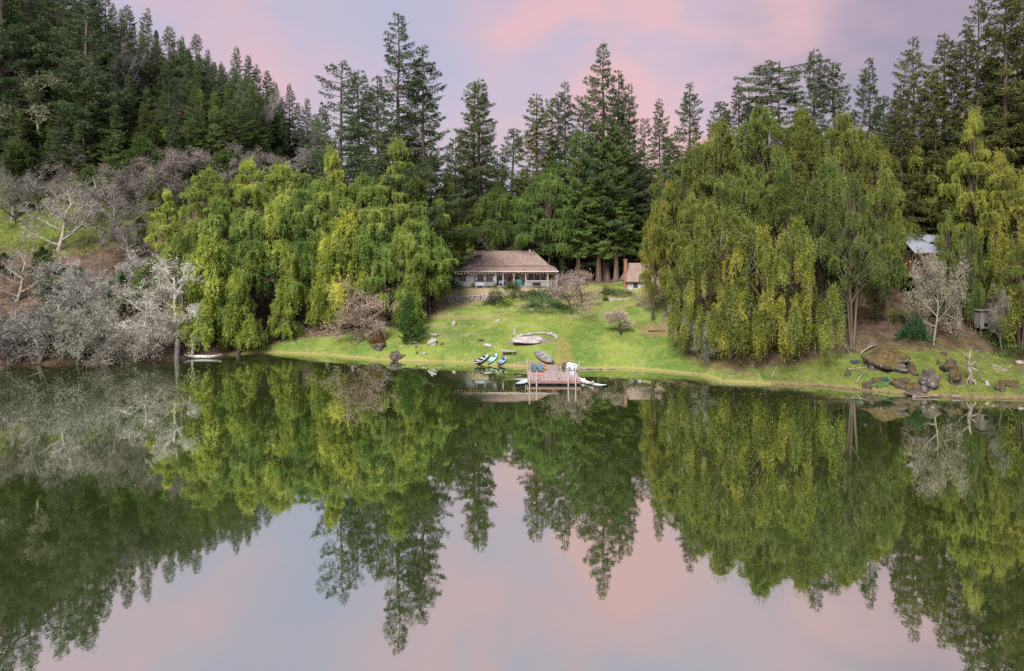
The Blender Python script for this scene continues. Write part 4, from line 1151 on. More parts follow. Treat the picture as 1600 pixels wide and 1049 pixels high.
o = link('leafless_brush', mesh_from('leafless_brush', v, f, [M['twigs']])); o['kind'] = 'stuff'
# litter of broken twigs on the banks
def litter_test(x, y):
    D = land(x, y); return (D > 0.2) & (D < 22) & ((x > 22) | ((x < -14) & (x > -60) & ~in_lawn(x, y - 3)))
pts = scatter_points(4200, -60, 66, 74, 118, litter_test, rg)
P = np.stack([pts[:, 0], pts[:, 1], terrain(pts[:, 0], pts[:, 1]) + 0.05], 1)
D = rg.normal(size=P.shape); D[:, 2] = np.abs(D[:, 2]) * 0.25
v, f = leaf_tris(P, D, rg.uniform(0.3, 1.3, len(P)), 0.05, rg)
o = link('twig_litter', mesh_from('twig_litter', v, f, [M['twigs']])); o['kind'] = 'stuff'

# specks of leaf and pollen drifting by the shore
def drift_test(x, y):
    D = land(x, y); return (D < -0.2) & (D > -9) & (vnoise(x, y, 6, 41) > 0.08)
pts = scatter_points(900, -70, 60, 64, 100, drift_test, rg)
a = rg.uniform(0, 6.28, len(pts)); s_ = rg.uniform(0.03, 0.09, len(pts))
v = np.concatenate([np.stack([pts[:, 0] + np.cos(a + k) * s_, pts[:, 1] + np.sin(a + k) * s_, np.full(len(pts), 0.006)], 1)[:, None, :] for k in (0, 2.1, 4.2)], axis=1).reshape(-1, 3)
o = link('floating_leaves', mesh_from('floating_leaves', v, np.arange(len(v)).reshape(-1, 3), [M['twigs']])); o['kind'] = 'stuff'

# ---------------------------------------------------------------- materials of the built things
def plain(name, col, rough=0.6, var=0.12, scale=3.0, bump=0.1, metallic=0.0, stretch=None):
    c2 = tuple(min(1, c * (1 + var)) for c in col); c1 = tuple(c * (1 - var) for c in col)
    return rough_mat(name, c1, c2, scale, rough, bump, stretch=stretch, metallic=metallic)
M['siding'] = rough_mat('pale_blue_grey_siding', (0.50, 0.54, 0.62), (0.66, 0.69, 0.74), 1.2, 0.7, 0.3, stretch=(0.4, 0.4, 8), c3=(0.36, 0.38, 0.36), s3=1.5)
M['roof'] = rough_mat('faded_red_brown_shingles', (0.27, 0.19, 0.17), (0.41, 0.305, 0.275), 1.6, 0.9, 0.6, stretch=(1, 1, 3), c3=(0.30, 0.27, 0.20), s3=2.5)
M['trim'] = plain('white_trim', (0.66, 0.64, 0.64), 0.6)
M['darkwin'] = None
def glass_mat():
    m, nt, out = mat('window_glass'); g = NT(nt)
    b = g.n('ShaderNodeBsdfPrincipled'); b.inputs['Base Color'].default_value = (0.06, 0.08, 0.11, 1); b.inputs['Roughness'].default_value = 0.08
    g.l(b.outputs[0], out.inputs[0]); return m
M['glass'] = glass_mat()
M['interior'] = plain('dark_timber_and_shade', (0.10, 0.07, 0.05), 0.9)  # dark timber colour, also the painted shade in the porch opening
M['reddoor'] = plain('dark_red_paint', (0.20, 0.035, 0.03), 0.5)
M['teal'] = plain('teal_cover', (0.04, 0.22, 0.22), 0.6)
M['stone'] = rough_mat('grey_pink_stone', (0.24, 0.20, 0.20), (0.44, 0.38, 0.37), 2.0, 0.95, 0.7, c3=(0.16, 0.14, 0.13), s3=5.0)
M['lightstone'] = rough_mat('pale_stone', (0.40, 0.36, 0.36), (0.60, 0.55, 0.54), 2.0, 0.95, 0.6, c3=(0.26, 0.23, 0.23), s3=5.0)
M['brick'] = rough_mat('orange_brick', (0.34, 0.15, 0.11), (0.46, 0.24, 0.18), 3.0, 0.9, 0.4)
M['deck'] = rough_mat('faded_pink_deck_boards', (0.40, 0.30, 0.29), (0.54, 0.43, 0.42), 1.5, 0.85, 0.3, stretch=(6, 0.7, 1), use_obj_color=True)
M['deckred'] = plain('dusty_red_timber', (0.36, 0.21, 0.21), 0.8)
M['postwood'] = rough_mat('bleached_post_wood', (0.50, 0.44, 0.42), (0.68, 0.62, 0.60), 3.0, 0.9, 0.3, stretch=(4, 4, 0.6))
M['greywood'] = rough_mat('weathered_grey_wood', (0.20, 0.19, 0.19), (0.36, 0.34, 0.33), 2.0, 0.95, 0.5, stretch=(3, 3, 0.5))
M['driftwood'] = rough_mat('bleached_driftwood', (0.26, 0.21, 0.18), (0.46, 0.40, 0.36), 1.5, 0.95, 0.5, c3=(0.16, 0.11, 0.08), s3=3.0)
M['alu'] = plain('scuffed_aluminium', (0.5, 0.49, 0.51), 0.45, metallic=0.35)
M['white'] = plain('white_plastic', (0.78, 0.78, 0.80), 0.4, 0.05)
M['bluewhite'] = plain('pale_grey_blue_plastic', (0.52, 0.58, 0.72), 0.4, 0.1)
M['mint'] = plain('pale_mint_plastic', (0.42, 0.62, 0.62), 0.4, 0.15)
M['sky'] = plain('light_blue_plastic', (0.28, 0.42, 0.68), 0.4, 0.1)
M['ice'] = plain('ice_blue_plastic', (0.60, 0.74, 0.78), 0.4, 0.08)
M['navy'] = plain('navy_plastic', (0.03, 0.05, 0.12), 0.5)
M['black'] = plain('black_plastic', (0.02, 0.02, 0.025), 0.5)
M['orange'] = plain('orange_plastic', (0.75, 0.25, 0.08), 0.5)
M['coral'] = plain('coral_fabric', (0.70, 0.22, 0.20), 0.8)
M['bluechair'] = plain('blue_painted_wood', (0.07, 0.17, 0.30), 0.6)
M['metalroof'] = rough_mat('blue_grey_metal_roof', (0.34, 0.38, 0.52), (0.48, 0.52, 0.64), 1.0, 0.45, 0.2, stretch=(8, 1, 1), metallic=0.2)
M['cabin'] = plain('brown_log_wall', (0.14, 0.085, 0.06), 0.9, 0.3)
M['tarp'] = plain('blue_green_tarp', (0.05, 0.09, 0.12), 0.6, 0.2)
def bulb_mat():
    m, nt, out = mat('lit_bulb'); g = NT(nt)
    e = g.n('ShaderNodeEmission'); e.inputs[0].default_value = (1.0, 0.50, 0.13, 1); e.inputs[1].default_value = 0.9
    g.l(e.outputs[0], out.inputs[0]); return m
M['bulb'] = bulb_mat()
def rock_mat(name, moss_amt):
    m, nt, out = mat(name); g = NT(nt)
    co = g.n('ShaderNodeTexCoord').outputs['Object']
    c = g.mix(g.ramp(g.noise(1.4, 6, 0.7, co), 0.35, 0.65), (0.060, 0.050, 0.046), (0.19, 0.16, 0.14))
    c = g.mix(g.ramp(g.noise(3.5, 5, 0.7, co), 0.56, 0.66), c, (0.42, 0.39, 0.38))
    if moss_amt:
        nz = g.n('ShaderNodeSeparateXYZ'); g.l(g.n('ShaderNodeNewGeometry').outputs['Normal'], nz.inputs[0])
        k = g.math('ADD', nz.outputs[2], g.math('MULTIPLY', g.math('SUBTRACT', g.noise(2.2, 5, 0.7, co), 0.5), 2.4))
        moss = g.mix(g.ramp(g.noise(3.0, 4, 0.6, co), 0.35, 0.65), (0.075, 0.052, 0.022), (0.17, 0.125, 0.045))
        c = g.mix(g.ramp(k, 0.75 - moss_amt, 1.0 - moss_amt), c, moss)
    b = g.n('ShaderNodeBsdfPrincipled'); g.l(c, b.inputs['Base Color']); b.inputs['Roughness'].default_value = 0.95
    bp = g.n('ShaderNodeBump'); bp.inputs['Strength'].default_value = 1.0; bp.inputs['Distance'].default_value = 0.12
    g.l(g.noise(5.0, 8, 0.75, co), bp.inputs['Height']); g.l(bp.outputs[0], b.inputs['Normal'])
    g.l(b.outputs[0], out.inputs[0]); return m
M['rock'] = rock_mat('bare_rock', 0); M['mossrock'] = rock_mat('mossy_rock', 0.62)
M['palerock'] = M['lightstone']

# ---------------------------------------------------------------- rocks
def ico(sub):
    import bmesh
    bm = bmesh.new(); bmesh.ops.create_icosphere(bm, subdivisions=sub, radius=1.0)
    v = np.array([p.co[:] for p in bm.verts]); f = np.array([[q.index for q in t.verts] for t in bm.faces]); bm.free(); return v, f
ICO = {k: ico(k) for k in (2, 3, 4)}
def rock_mesh(seed, sub=3, rough=0.35):
    v, f = ICO[sub]; v = v.copy(); rg = np.random.default_rng(seed)
    # chop with random planes for angular faces, then roughen
    for _ in range(11):
        n = unit(rg.normal(size=3)); d = rg.uniform(0.55, 0.9)
        k = v @ n; over = k > d; v[over] -= np.outer((k[over] - d) * 0.85, n)
    for sc, am in ((1.2, rough * 0.5), (3.0, rough * 0.32), (7.0, rough * 0.14)):
        ph = rg.uniform(0, 6.28, 6)
        nn = np.sin(v[:, 0] * sc * 2.1 + ph[0]) * np.sin(v[:, 1] * sc * 2.3 + ph[1]) + np.sin(v[:, 2] * sc * 2.7 + ph[2] + v[:, 0] * sc)
        v += v * (nn * am)[:, None]
    v[:, 2] = np.maximum(v[:, 2], -0.45)
    return mesh_from('rock', v, f, [M['rock']], smooth=False)
ROCKS = [rock_mesh(100 + i) for i in range(6)]
def rock(px, py, wpx, hpx, label, m='rock', name='rock', big=False, group=None, cat='rock'):
    """px,py: foot of the rock in the photograph; wpx,hpx its size there"""
    x, Y, z = ground_hit(px, py)
    s = Y / F
    me = rock_mesh(R.randrange(10 ** 6), 4, 0.42).copy() if big else ROCKS[R.randrange(6)].copy()
    me.materials.clear(); me.materials.append(M[m])
    o = link(name, me, None, (x, Y + wpx * s * 0.3, z + hpx * s * 0.25), (0, 0, R.uniform(0, 6.28)), (wpx * s * 0.52, wpx * s * 0.42, hpx * s * 0.72))
    tag(o, label, cat, group); return o
for a in (
 (617, 564, 17, 15, 'pale boulder at the waterline left of the kayaks', 'rock', True),
 (589, 549, 24, 13, 'dark rounded rock under the rusty bush near the waterline', 'rock', True),
 (676, 541, 14, 11, 'white capped boulder on the lawn right of the young fir', 'palerock', True),
 (690, 539, 8, 3, 'thin flat stone touching the white capped boulder', 'rock', False),
 (678, 525, 12, 4, 'flat pinkish stone above the white capped boulder', 'palerock', False),
 (647, 537, 14, 4, 'flat pale slab at the foot of the young fir', 'palerock', False),
 (664, 523, 6, 5, 'small dull stone right of the young fir', 'rock', False),
 (663, 555, 7, 5, 'small round stone halfway between the boulder and the kayaks', 'palerock', False),
 (651, 543, 5, 3, 'little dark stone under the slab by the young fir', 'rock', False),
 (651, 554, 6, 3, 'dark low stone near the waterline right of the boulder', 'rock', False),
 (631, 557, 6, 3, 'brown stone touching the waterline boulder on its right', 'rock', False),
 (709, 509, 9, 7, 'lone whitish boulder in the upper left lawn', 'palerock', False),
 (762, 542, 14, 5, 'flat lilac stone above the three kayaks', 'palerock', False),
 (750, 532, 13, 2, 'low stone edging left of the fire ring', 'rock', False),
 (779, 503, 14, 3, 'pale flat outcrop in the middle of the lawn', 'palerock', False),
 (832, 486, 8, 4, 'pale stone below the low wide shrub', 'palerock', False),
 (805, 523, 9, 7, 'pinkish stone at the left end of the fire ring', 'palerock', False),
 (1383, 580, 56, 36, 'biggest mossy boulder of the right bank, with a dark stony front', 'mossrock', True),
 (1408, 584, 26, 14, 'dark knobbly rock at the right end of the biggest mossy boulder', 'rock', True),
 (1428, 586, 20, 15, 'round brown mossy rock between the big boulders', 'mossrock', True),
 (1453, 612, 38, 28, 'grey domed boulder at the right bank waterline', 'rock', True),
 (1412, 610, 22, 18, 'brown boulder at the left end of the waterline group', 'mossrock', True),
 (1432, 614, 24, 18, 'mossy middle boulder of the waterline group', 'mossrock', True),
 (1440, 618, 44, 6, 'long flat grey ledge at the foot of the waterline boulders', 'rock', True),
 (1487, 583, 26, 22, 'tilted mossy boulder left of the dead stump, upper part', 'mossrock', True),
 (1497, 603, 32, 26, 'tilted brown boulder leaning to the dead stump, lower part', 'mossrock', True),
 (1467, 570, 8, 7, 'small brown rock above the tilted boulders', 'mossrock', False),
 (1476, 556, 10, 6, 'small mossy rock farthest up behind the tilted boulders', 'mossrock', False),
 (1568, 612, 16, 20, 'ragged mossy rock near the right edge, left half', 'mossrock', True),
 (1586, 606, 16, 14, 'ragged mossy rock near the right edge, right half', 'mossrock', True),
 (1544, 604, 10, 6, 'small blue grey stone right of the dead stump', 'palerock', False),
 (1358, 611, 18, 15, 'brown mossy rock by the green tarp at the waterline', 'mossrock', True),
 (1372, 598, 14, 8, 'mossy lump above the green tarp', 'mossrock', False),
 (1328, 588, 14, 9, 'brown mossy clump left of the curved driftwood', 'mossrock', False),
 (1594, 570, 12, 8, 'pale stone at the right edge of the bank', 'palerock', False),
 (1418, 575, 14, 12, 'small broken rock right above the biggest boulder', 'mossrock', False),
 (1362, 564, 12, 10, 'dark rock at the left end of the biggest mossy boulder', 'rock', False),
 ):
    rock(a[0], a[1], a[2], a[3], a[4], a[5], 'boulder' if a[6] else 'stone', a[6], cat='boulder' if a[6] else 'stone')

# fire ring: an arc of stones round a slab of bedrock
x, Y, z = ground_hit(834, 536)
fr = thing('fire_ring', 'arc of loose stones round a grey slab in the middle of the lawn', 'fire ring', (x, Y + 1.2, tz(x, Y + 1.2)))
sl = rock_mesh(991, 4, 0.3); sl.materials.clear(); sl.materials.append(M['lightstone'])
link('bedrock_slab', sl, fr, (-0.4, -0.6, 0.08), (math.radians(10), 0, 0.1), (2.7, 1.2, 0.42))
stone_me = [rock_mesh(300 + i, 2, 0.3) for i in range(4)]
for q in stone_me: q.materials.clear(); q.materials.append(M['lightstone'])
for i in range(30):
    a = math.radians(-14 + i * 208 / 29)
    rx, ry = 3.0 + R.uniform(-.12, .12), 1.55 + R.uniform(-.1, .1)
    xx, yy = rx * math.cos(a) + 0.35, ry * math.sin(a) + 0.35
    zz = tz(x + xx, Y + 1.2 + yy) - tz(x, Y + 1.2)
    s = R.uniform(0.19, 0.34)
    link('stone', stone_me[i % 4], fr, (xx, yy, zz + s * 0.35), (0, 0, R.uniform(0, 6)), (s * 1.2, s, s * 0.8))

# ---------------------------------------------------------------- logs, stumps, driftwood
def log(px0, py0, px1, py1, rad, label, m='driftwood', name='log', bend=0.0, branches=0, lift=0.5):
    x0, y0, z0 = ground_hit(px0, py0); x1, y1, z1 = ground_hit(px1, py1)
    mb = MB(); p0 = Vector((x0, y0, z0 + rad * lift)); p1 = Vector((x1, y1, z1 + rad * lift)); mid = (p0 + p1) / 2
    pts = []
    for i in range(9):
        t = i / 8; p = p0.lerp(p1, t) + Vector((0, 0, bend * math.sin(t * PI))) + Vector((R.uniform(-1, 1), R.uniform(-1, 1), R.uniform(-.4, .4))) * rad * 0.35
        pts.append(p - mid)
    mb.tube(pts, [rad * (1.1 - 0.75 * i / 8) * R.uniform(0.88, 1.1) for i in range(9)], 7)
    for k in range(branches):
        j = R.randrange(2, 8); d = Vector((R.uniform(-1, 1), R.uniform(-0.6, 0.6), R.uniform(0.2, 1))).normalized(); l = R.uniform(0.5, 1.3)
        mb.tube([pts[j], pts[j] + d * l * 0.5 + Vector((0, 0, .05)), pts[j] + d * l], [rad * 0.45, rad * 0.3, rad * 0.1], 5)
    o = mb.build(name, M[m], smooth=True, loc=mid); tag(o, label, 'log' if name == 'log' else 'driftwood'); return o
log(990, 561, 1010, 574, 0.07, 'thin pale pole lying on the lawn right of the dock', name='log')
log(1013, 519, 1040, 518, 0.16, 'short black charred log on the lawn near the brown patch', 'interior')
log(1345, 554, 1372, 541, 0.15, 'bleached forked branch above the biggest mossy boulder', name='driftwood', bend=0.3, branches=4)
log(1319, 538, 1331, 560, 0.07, 'thin white stick pointing at the blue tarp scrap', name='driftwood', branches=1)
log(1338, 600, 1352, 582, 0.10, 'curved pale driftwood near the waterline of the right bank', name='driftwood', bend=0.15)
log(1325, 578, 1378, 573, 0.09, 'long crooked driftwood under the biggest mossy boulder', name='driftwood', branches=4)
log(1352, 572, 1376, 582, 0.12, 'short thick driftwood piece left of the green tarp', name='driftwood', branches=2)
log(1548, 571, 1582, 583, 0.13, 'bleached log slanting down right of the dead stump', name='log', branches=3)
log(1551, 577, 1575, 582, 0.10, 'thinner log lying below the bleached slanting one', name='log')
log(1488, 621, 1509, 620.5, 0.16, 'pale log end resting at the waterline', name='log')
log(1426, 622, 1470, 620, 0.12, 'long bleached log along the waterline under the boulders', name='log')
log(1205, 590, 1215, 572, 0.08, 'short pale stick leaning up the bank beside the weeping curtain', name='driftwood')
log(1130, 592, 1160, 584, 0.08, 'bare branch lying from the weeping curtain to the water', name='driftwood', branches=3)
log(905, 577, 960, 577.5, 0.10, 'thin waterlogged timber edging the shore right of the dock', name='log')
log(250, 560, 276, 545, 0.10, 'leaning dead stem in the thicket left of the white boat', name='driftwood', branches=2)
log(180, 563, 200, 548, 0.09, 'leaning dead stem under the pale thicket', name='driftwood', branches=2)
log(420, 512, 455, 507, 0.08, 'grey stick lying on the brown bank below the weeping trees', name='driftwood')
# dead stump with roots
x, Y, z = ground_hit(1516, 598)
st = thing('dead_stump', 'tall bleached dead stump with spreading roots on the right bank', 'tree stump', (x, Y, z))
mb = MB(); mb.tube([(0, 0, -0.2), (0.12, 0, 0.8), (-0.16, 0.05, 1.9), (-0.12, 0, 2.9), (0.1, 0, 3.8)], [0.32, 0.22, 0.18, 0.15, 0.05], 9)
mb.build('trunk', M['driftwood'], st, smooth=True)
for pts, r in (([(0, 0, 0.7), (0.5, -0.2, 0.1), (0.55, -0.5, -0.5)], .14), ([(0, 0, 0.8), (-0.5, -0.2, 0.2), (-0.7, -0.5, -0.3)], .13), ([(0.1, 0, 1.7), (0.8, -.1, 1.4), (1.3, -.1, 0.5), (1.7, -.3, -0.3)], .11),
               ([(-.1, 0, 2.6), (-.6, 0, 3.2), (-1.0, .1, 3.6)], .12), ([(0, 0, 1.9), (.7, .1, 2.4), (1.0, .1, 1.9), (1.1, 0, 1.3)], .10), ([(-.1, 0, 1.2), (-.6, 0.1, 1.7), (-1.0, .1, 2.0)], .08), ([(0, 0, .5), (0.2, -.5, .1), (.1, -.9, -.4)], .12)):
    mb = MB(); mb.tube(pts, [r * (1 - 0.6 * i / (len(pts) - 1)) for i in range(len(pts))], 6); mb.build('root' if pts[-1][2] < 0.2 else 'limb', M['driftwood'], st, smooth=True)
# blue and green tarp scraps
def tarp(px, py, w, d, label, m):
    x, Y, z = ground_hit(px, py); n = 9
    vs = []
    for j in range(n):
        for i in range(n):
            u = (i / (n - 1) - 0.5) * w; v_ = (j / (n - 1) - 0.5) * d
            u += 0.15 * math.sin(j * 1.3); v_ += 0.12 * math.sin(i * 1.7)
            vs.append((u, v_, tz(x + u, Y + v_) - z + 0.10 + 0.09 * math.sin(i * 2.1 + j) * math.cos(j * 1.7) + 0.05 * R.random()))
    fs = [(j * n + i, j * n + i + 1, (j + 1) * n + i + 1, (j + 1) * n + i) for j in range(n - 1) for i in range(n - 1)]
    o = link('tarp', mesh_from('tarp', vs, fs, [m], smooth=True), None, (x, Y, z)); sol = o.modifiers.new('thickness', 'SOLIDIFY'); sol.thickness = 0.015
    tag(o, label, 'tarp')
tarp(1336, 567, 0.9, 0.5, 'crumpled blue grey tarp scrap at the end of the thin white stick', M['tarp'])
tarp(1383, 594, 0.6, 0.6, 'crumpled teal tarp scrap below the biggest mossy boulder', plain('teal_tarp', (0.03, 0.14, 0.15), 0.5))
tarp(1376, 602, 1.5, 0.8, 'faded green net spread under the teal tarp by the water', plain('green_net', (0.08, 0.15, 0.045), 0.8))
# grey wooden box on a post frame
x, Y, z = ground_hit(1537, 522)
bx = thing('wooden_box', 'grey weathered wooden box with a square dark opening at the edge of the right wood', 'wooden box', (x, Y, z))
mb = MB(); W_, H_ = 0.85, 1.15
mb.box(-W_, -0.35, -0.6, 0.6, 0.75, 0.75 + 2 * H_); mb.box(0.38, W_, -0.6, 0.6, 0.75, 0.75 + 2 * H_); mb.box(-0.35, 0.38, -0.6, 0.6, 1.45, 0.75 + 2 * H_); mb.box(-0.35, 0.38, -0.6, 0.6, 0.75, 0.9); mb.box(-0.35, 0.38, 0.4, 0.6, 0.9, 1.45)
mb.build('box_body', M['greywood'], bx)
mb = MB(); mb.box(-1.0, 1.0, -0.8, 0.75, 0.75 + 2 * H_, 0.75 + 2 * H_ + 0.08); mb.build('lid', M['greywood'], bx)
for sx in (-0.7, 0.7):
    for sy in (-.5, .5):
        mb = MB(); mb.box(sx - .05, sx + .05, sy - .05, sy + .05, -0.3, 0.75); mb.build('leg', M['greywood'], bx)

# ---------------------------------------------------------------- garden shrubs
for px, base, h, wd, tint, kind, lab in (
 (776, 477, 1.9, 1.3, (0.95, 1.0, 1.0), 'bush_a', 'grey green shrub below the left part of the porch'), (791, 480, 0.9, 0.9, (1.8, 2.4, 0.6), 'bush_b', 'bright yellow green tuft beside the grey green shrub'),
 (800, 465, 1.1, 1.6, (1.0, 0.95, 0.7), 'bush_a', 'olive shrub under the red door'), (815, 466, 1.0, 1.7, (1.05, 1.1, 0.9), 'bush_b', 'grey olive shrub under the covered grill'),
 (833, 464, 0.9, 1.4, (0.9, 0.8, 0.6), 'bush_a', 'brownish shrub below the porch railing'), (861, 466, 1.2, 1.6, (0.8, 1.1, 0.9), 'bush_b', 'dark green shrub at the right porch corner'),
 (850, 482, 1.2, 1.9, (0.85, 1.2, 0.8), 'bush_b', 'wide low shrub spreading on the upper lawn'), (868, 483, 0.8, 1.2, (0.8, 1.1, 0.8), 'bush_a', 'small shrub at the right end of the wide low one'),
 (947, 472, 0.7, 0.9, (0.6, 1.0, 0.5), 'bush_a', 'small round green bush left of the brick terrace'), (963, 462, 0.8, 2.2, (0.9, 1.1, 0.6), 'bush_b', 'leafy hedge behind the brick terrace'),
 (589, 541, 1.5, 1.0, (1.6, 0.75, 0.45), 'bush_a', 'rusty brown bush growing on the dark rock'), (1062, 520, 0.5, 1.2, (0.6, 0.4, 0.3), 'bush_a', 'brown clump at the foot of the small dark fir'),
 (948, 460, 1.0, 1.3, (0.9, 1.0, 0.6), 'bush_a', 'pale shrub at the end of the tree trunks'), (700, 468, 1.0, 1.5, (0.9, 1.0, 0.8), 'bush_b', 'grey shrub at the left end of the stone wall'),
 (1575, 535, 1.6, 1.6, (0.9, 1.0, 0.5), 'bush_a', 'leafy green bush near the right edge of the bank'), (1595, 560, 1.2, 1.4, (0.8, 1.0, 0.5), 'bush_b', 'low leafy bush at the right edge above the logs'),
 (1410, 505, 1.3, 1.6, (1.1, 1.2, 0.6), 'bush_a', 'yellow green bush below the cabin'), (1480, 500, 1.6, 1.4, (0.5, 0.9, 0.5), 'bush_a', 'dark green bush right of the pale lichen tree'),
 (1432, 535, 2.2, 1.0, (0.3, 0.7, 0.45), 'bush_a', 'very dark green bush left of the pale lichen tree trunk'), (465, 527, 1.4, 1.1, (1.2, 1.3, 0.6), 'bush_a', 'bright green bush on the brown bank under the weeping trees'),
 (500, 512, 1.6, 1.2, (0.7, 1.1, 0.7), 'bush_a', 'dark green bush in the hollow under the weeping trees')):
    x, Y, z = ground_hit(px, base)
    plant(kind, x, Y + 0.6, h, lab, cat='shrub', wide=wd, tint=tint)

# ---------------------------------------------------------------- the dock
DX, DY = at(866, 81.4), 81.4
dock = thing('dock', 'faded pink wooden dock with tall white posts at the lawn shore', 'dock', (DX, DY, 0))
DW, DL, DZ = 6.2, 5.4, 0.52
plank_me = None
nb = 42
for i in range(nb):
    x0 = -DW / 2 + i * DW / nb
    if plank_me is None:
        mb = MB(); mb.box(0, DW / nb - 0.012, 0, DL, -0.04, 0.0); plank_me = mesh_from('plank', mb.v, mb.f, [M['deck']])
    p = link('plank', plank_me, dock, (x0, R.uniform(-0.02, 0.02), DZ + R.uniform(-0.006, 0.006))); t = R.uniform(0.82, 1.12); p.color = (t, t, t, 1)
for (x0, x1, y0, y1, nm) in ((-DW / 2, DW / 2, -0.06, 0.0, 'fascia'), (-DW / 2 - .06, -DW / 2, -0.06, DL, 'fascia'), (DW / 2, DW / 2 + .06, -0.06, DL, 'fascia'), (-DW / 2, DW / 2, 2.4, 2.55, 'joist'), (-DW / 2, DW / 2, 4.6, 4.75, 'joist')):
    mb = MB(); mb.box(x0, x1, y0, y1, DZ - 0.30, DZ - 0.045 if nm == 'joist' else DZ - 0.01); mb.build(nm, M['deckred'], dock)
for i in range(5):
    mb = MB(); xx = -2.4 + i * 1.2; mb.box(xx - 0.3, xx + 0.3, 0.3, DL - .3, -0.12, DZ - 0.31); mb.build('float', M['navy'], dock)
for px, h in ((827.5, 1.85), (838.5, 1.75), (888, 1.9), (899.5, 1.8)):
    xx = at(px, 81.3) - DX
    mb = MB(); mb.tube([(xx, -0.16, -1.5), (xx, -0.16, h)], 0.085, 10); mb.build('post', M['postwood'], dock)
for px, h in ((824.5, 1.9), (905, 1.7)):
    xx = at(px, 86.8) - DX
    mb = MB(); mb.tube([(xx, DL + 0.1, -1.5), (xx, DL + 0.1, h)], 0.08, 10); mb.build('post', M['postwood'], dock)
def railing(x0, x1, y):
    n = 5
    for i in range(n):
        xx = x0 + (x1 - x0) * i / (n - 1); mb = MB(); mb.box(xx - .04, xx + .04, y - .04, y + .04, DZ, DZ + 1.0); mb.build('baluster', M['deckred'], dock)
    for zz in (0.25, 0.62, 1.0):
        mb = MB(); mb.box(x0 - .04, x1 + .04, y - .055, y - .041, DZ + zz - .05, DZ + zz + .03); mb.build('rail', M['deckred'], dock)
railing(-3.0, -0.95, DL - 0.1); railing(0.75, 3.0, DL - 0.1)
mb = MB()
gl_ = 3.4
for i in range(16):
    y0 = DL + 0.02 + i * gl_ / 16; mb.box(-0.75, 1.05, y0, y0 + gl_ / 16 - 0.015, DZ - 0.05 + i * 0.004, DZ - 0.01 + i * 0.004)
o = mb.build('gangway', M['deck'], dock); o.color = (0.85, 0.85, 0.85, 1)

# ---------------------------------------------------------------- chairs and things on the dock
def adirondack(px, Y, rz, m, label, z=DZ, s=1.0):
    t = thing('deck_chair', label, 'chair', (at(px, Y), Y, z), rz); t.scale = (s, s, s)
    mb = MB()
    for i in range(5): mb.bar((-0.25 + i * 0.125, -0.28, 0.36), (-0.25 + i * 0.125, 0.28, 0.24), 0.11, 0.025)
    mb.build('seat', m, t)
    mb = MB()
    for i in range(5): mb.bar((-0.26 + i * 0.13, 0.26, 0.22), (-0.30 + i * 0.15, 0.55, 1.0 - abs(i - 2) * 0.05), 0.11, 0.025)
    mb.build('backrest', m, t)
    for sx in (-1, 1):
        mb = MB(); mb.box(sx * .33 - .035, sx * .33 + .035, -0.33, -0.27, 0, 0.52); mb.build('leg', m, t)
        mb = MB(); mb.bar((sx * .33, -0.28, 0.34), (sx * .33, 0.5, 0.05), 0.04, 0.1); mb.build('leg', m, t)
        mb = MB(); mb.box(sx * .36 - .07, sx * .36 + .07, -0.38, 0.42, 0.521, 0.55); mb.build('armrest', m, t)
    return t
adirondack(835, 86.0, 0.25, M['bluechair'], 'blue deck chair at the left end of the dock railing')
adirondack(843.5, 86.0, -0.1, M['bluechair'], 'blue deck chair right beside the orange life ring')
adirondack(884, 86.3, 0.15, M['navy'], 'dark navy deck chair at the right dock railing', s=1.1)
adirondack(890.5, 85.8, -0.1, M['white'], 'white deck chair in the right group on the dock', s=1.15)
adirondack(896.5, 86.1, -0.35, M['bluewhite'], 'grey blue deck chair nearest the right rear post', s=1.0)
# orange life ring hung on the railing
mb = MB(); n = 16
ring = [(0.30 * math.cos(2 * PI * i / n), 0, 0.30 * math.sin(2 * PI * i / n)) for i in range(n + 1)]
mb.tube(ring, 0.075, 8, cap=False); o = mb.build('life_ring', M['orange'], None, True, loc=(at(849, 86.6), DY + DL - 0.24, DZ + 0.62)); tag(o, 'orange life ring hanging on the left dock railing', 'life ring')
def cushion(px, Y, w, d, h, m, label, cat, name, rz=0):
    mb = MB(); mb.box(-w / 2, w / 2, -d / 2, d / 2, 0.004, h)
    o = mb.build(name, m, loc=(at(px, Y), Y, DZ + 0.01), rot=(0, 0, rz)); bv = o.modifiers.new('round', 'BEVEL'); bv.width = min(h, .08) * 0.45; bv.segments = 2; tag(o, label, cat); return o
cushion(841, 84.3, 1.15, 0.8, 0.14, M['coral'], 'coral red floor cushion in front of the blue deck chairs', 'cushion', 'cushion', 0.1)
cushion(874, 82.3, 0.28, 0.12, 0.08, M['black'], 'small black shoe pair near the front edge of the dock', 'shoes', 'shoes')
# cooler with lid
cl = thing('cooler', 'pale cooler box standing by the white deck chair', 'cooler', (at(893.5, 84.6), 84.6, DZ + .01))
mb = MB(); mb.box(-.3, .3, -.18, .18, 0, .32); mb.build('cooler_body', M['bluewhite'], cl); mb = MB(); mb.box(-.31, .31, -.19, .19, .322, .38); mb.build('lid', M['white'], cl)

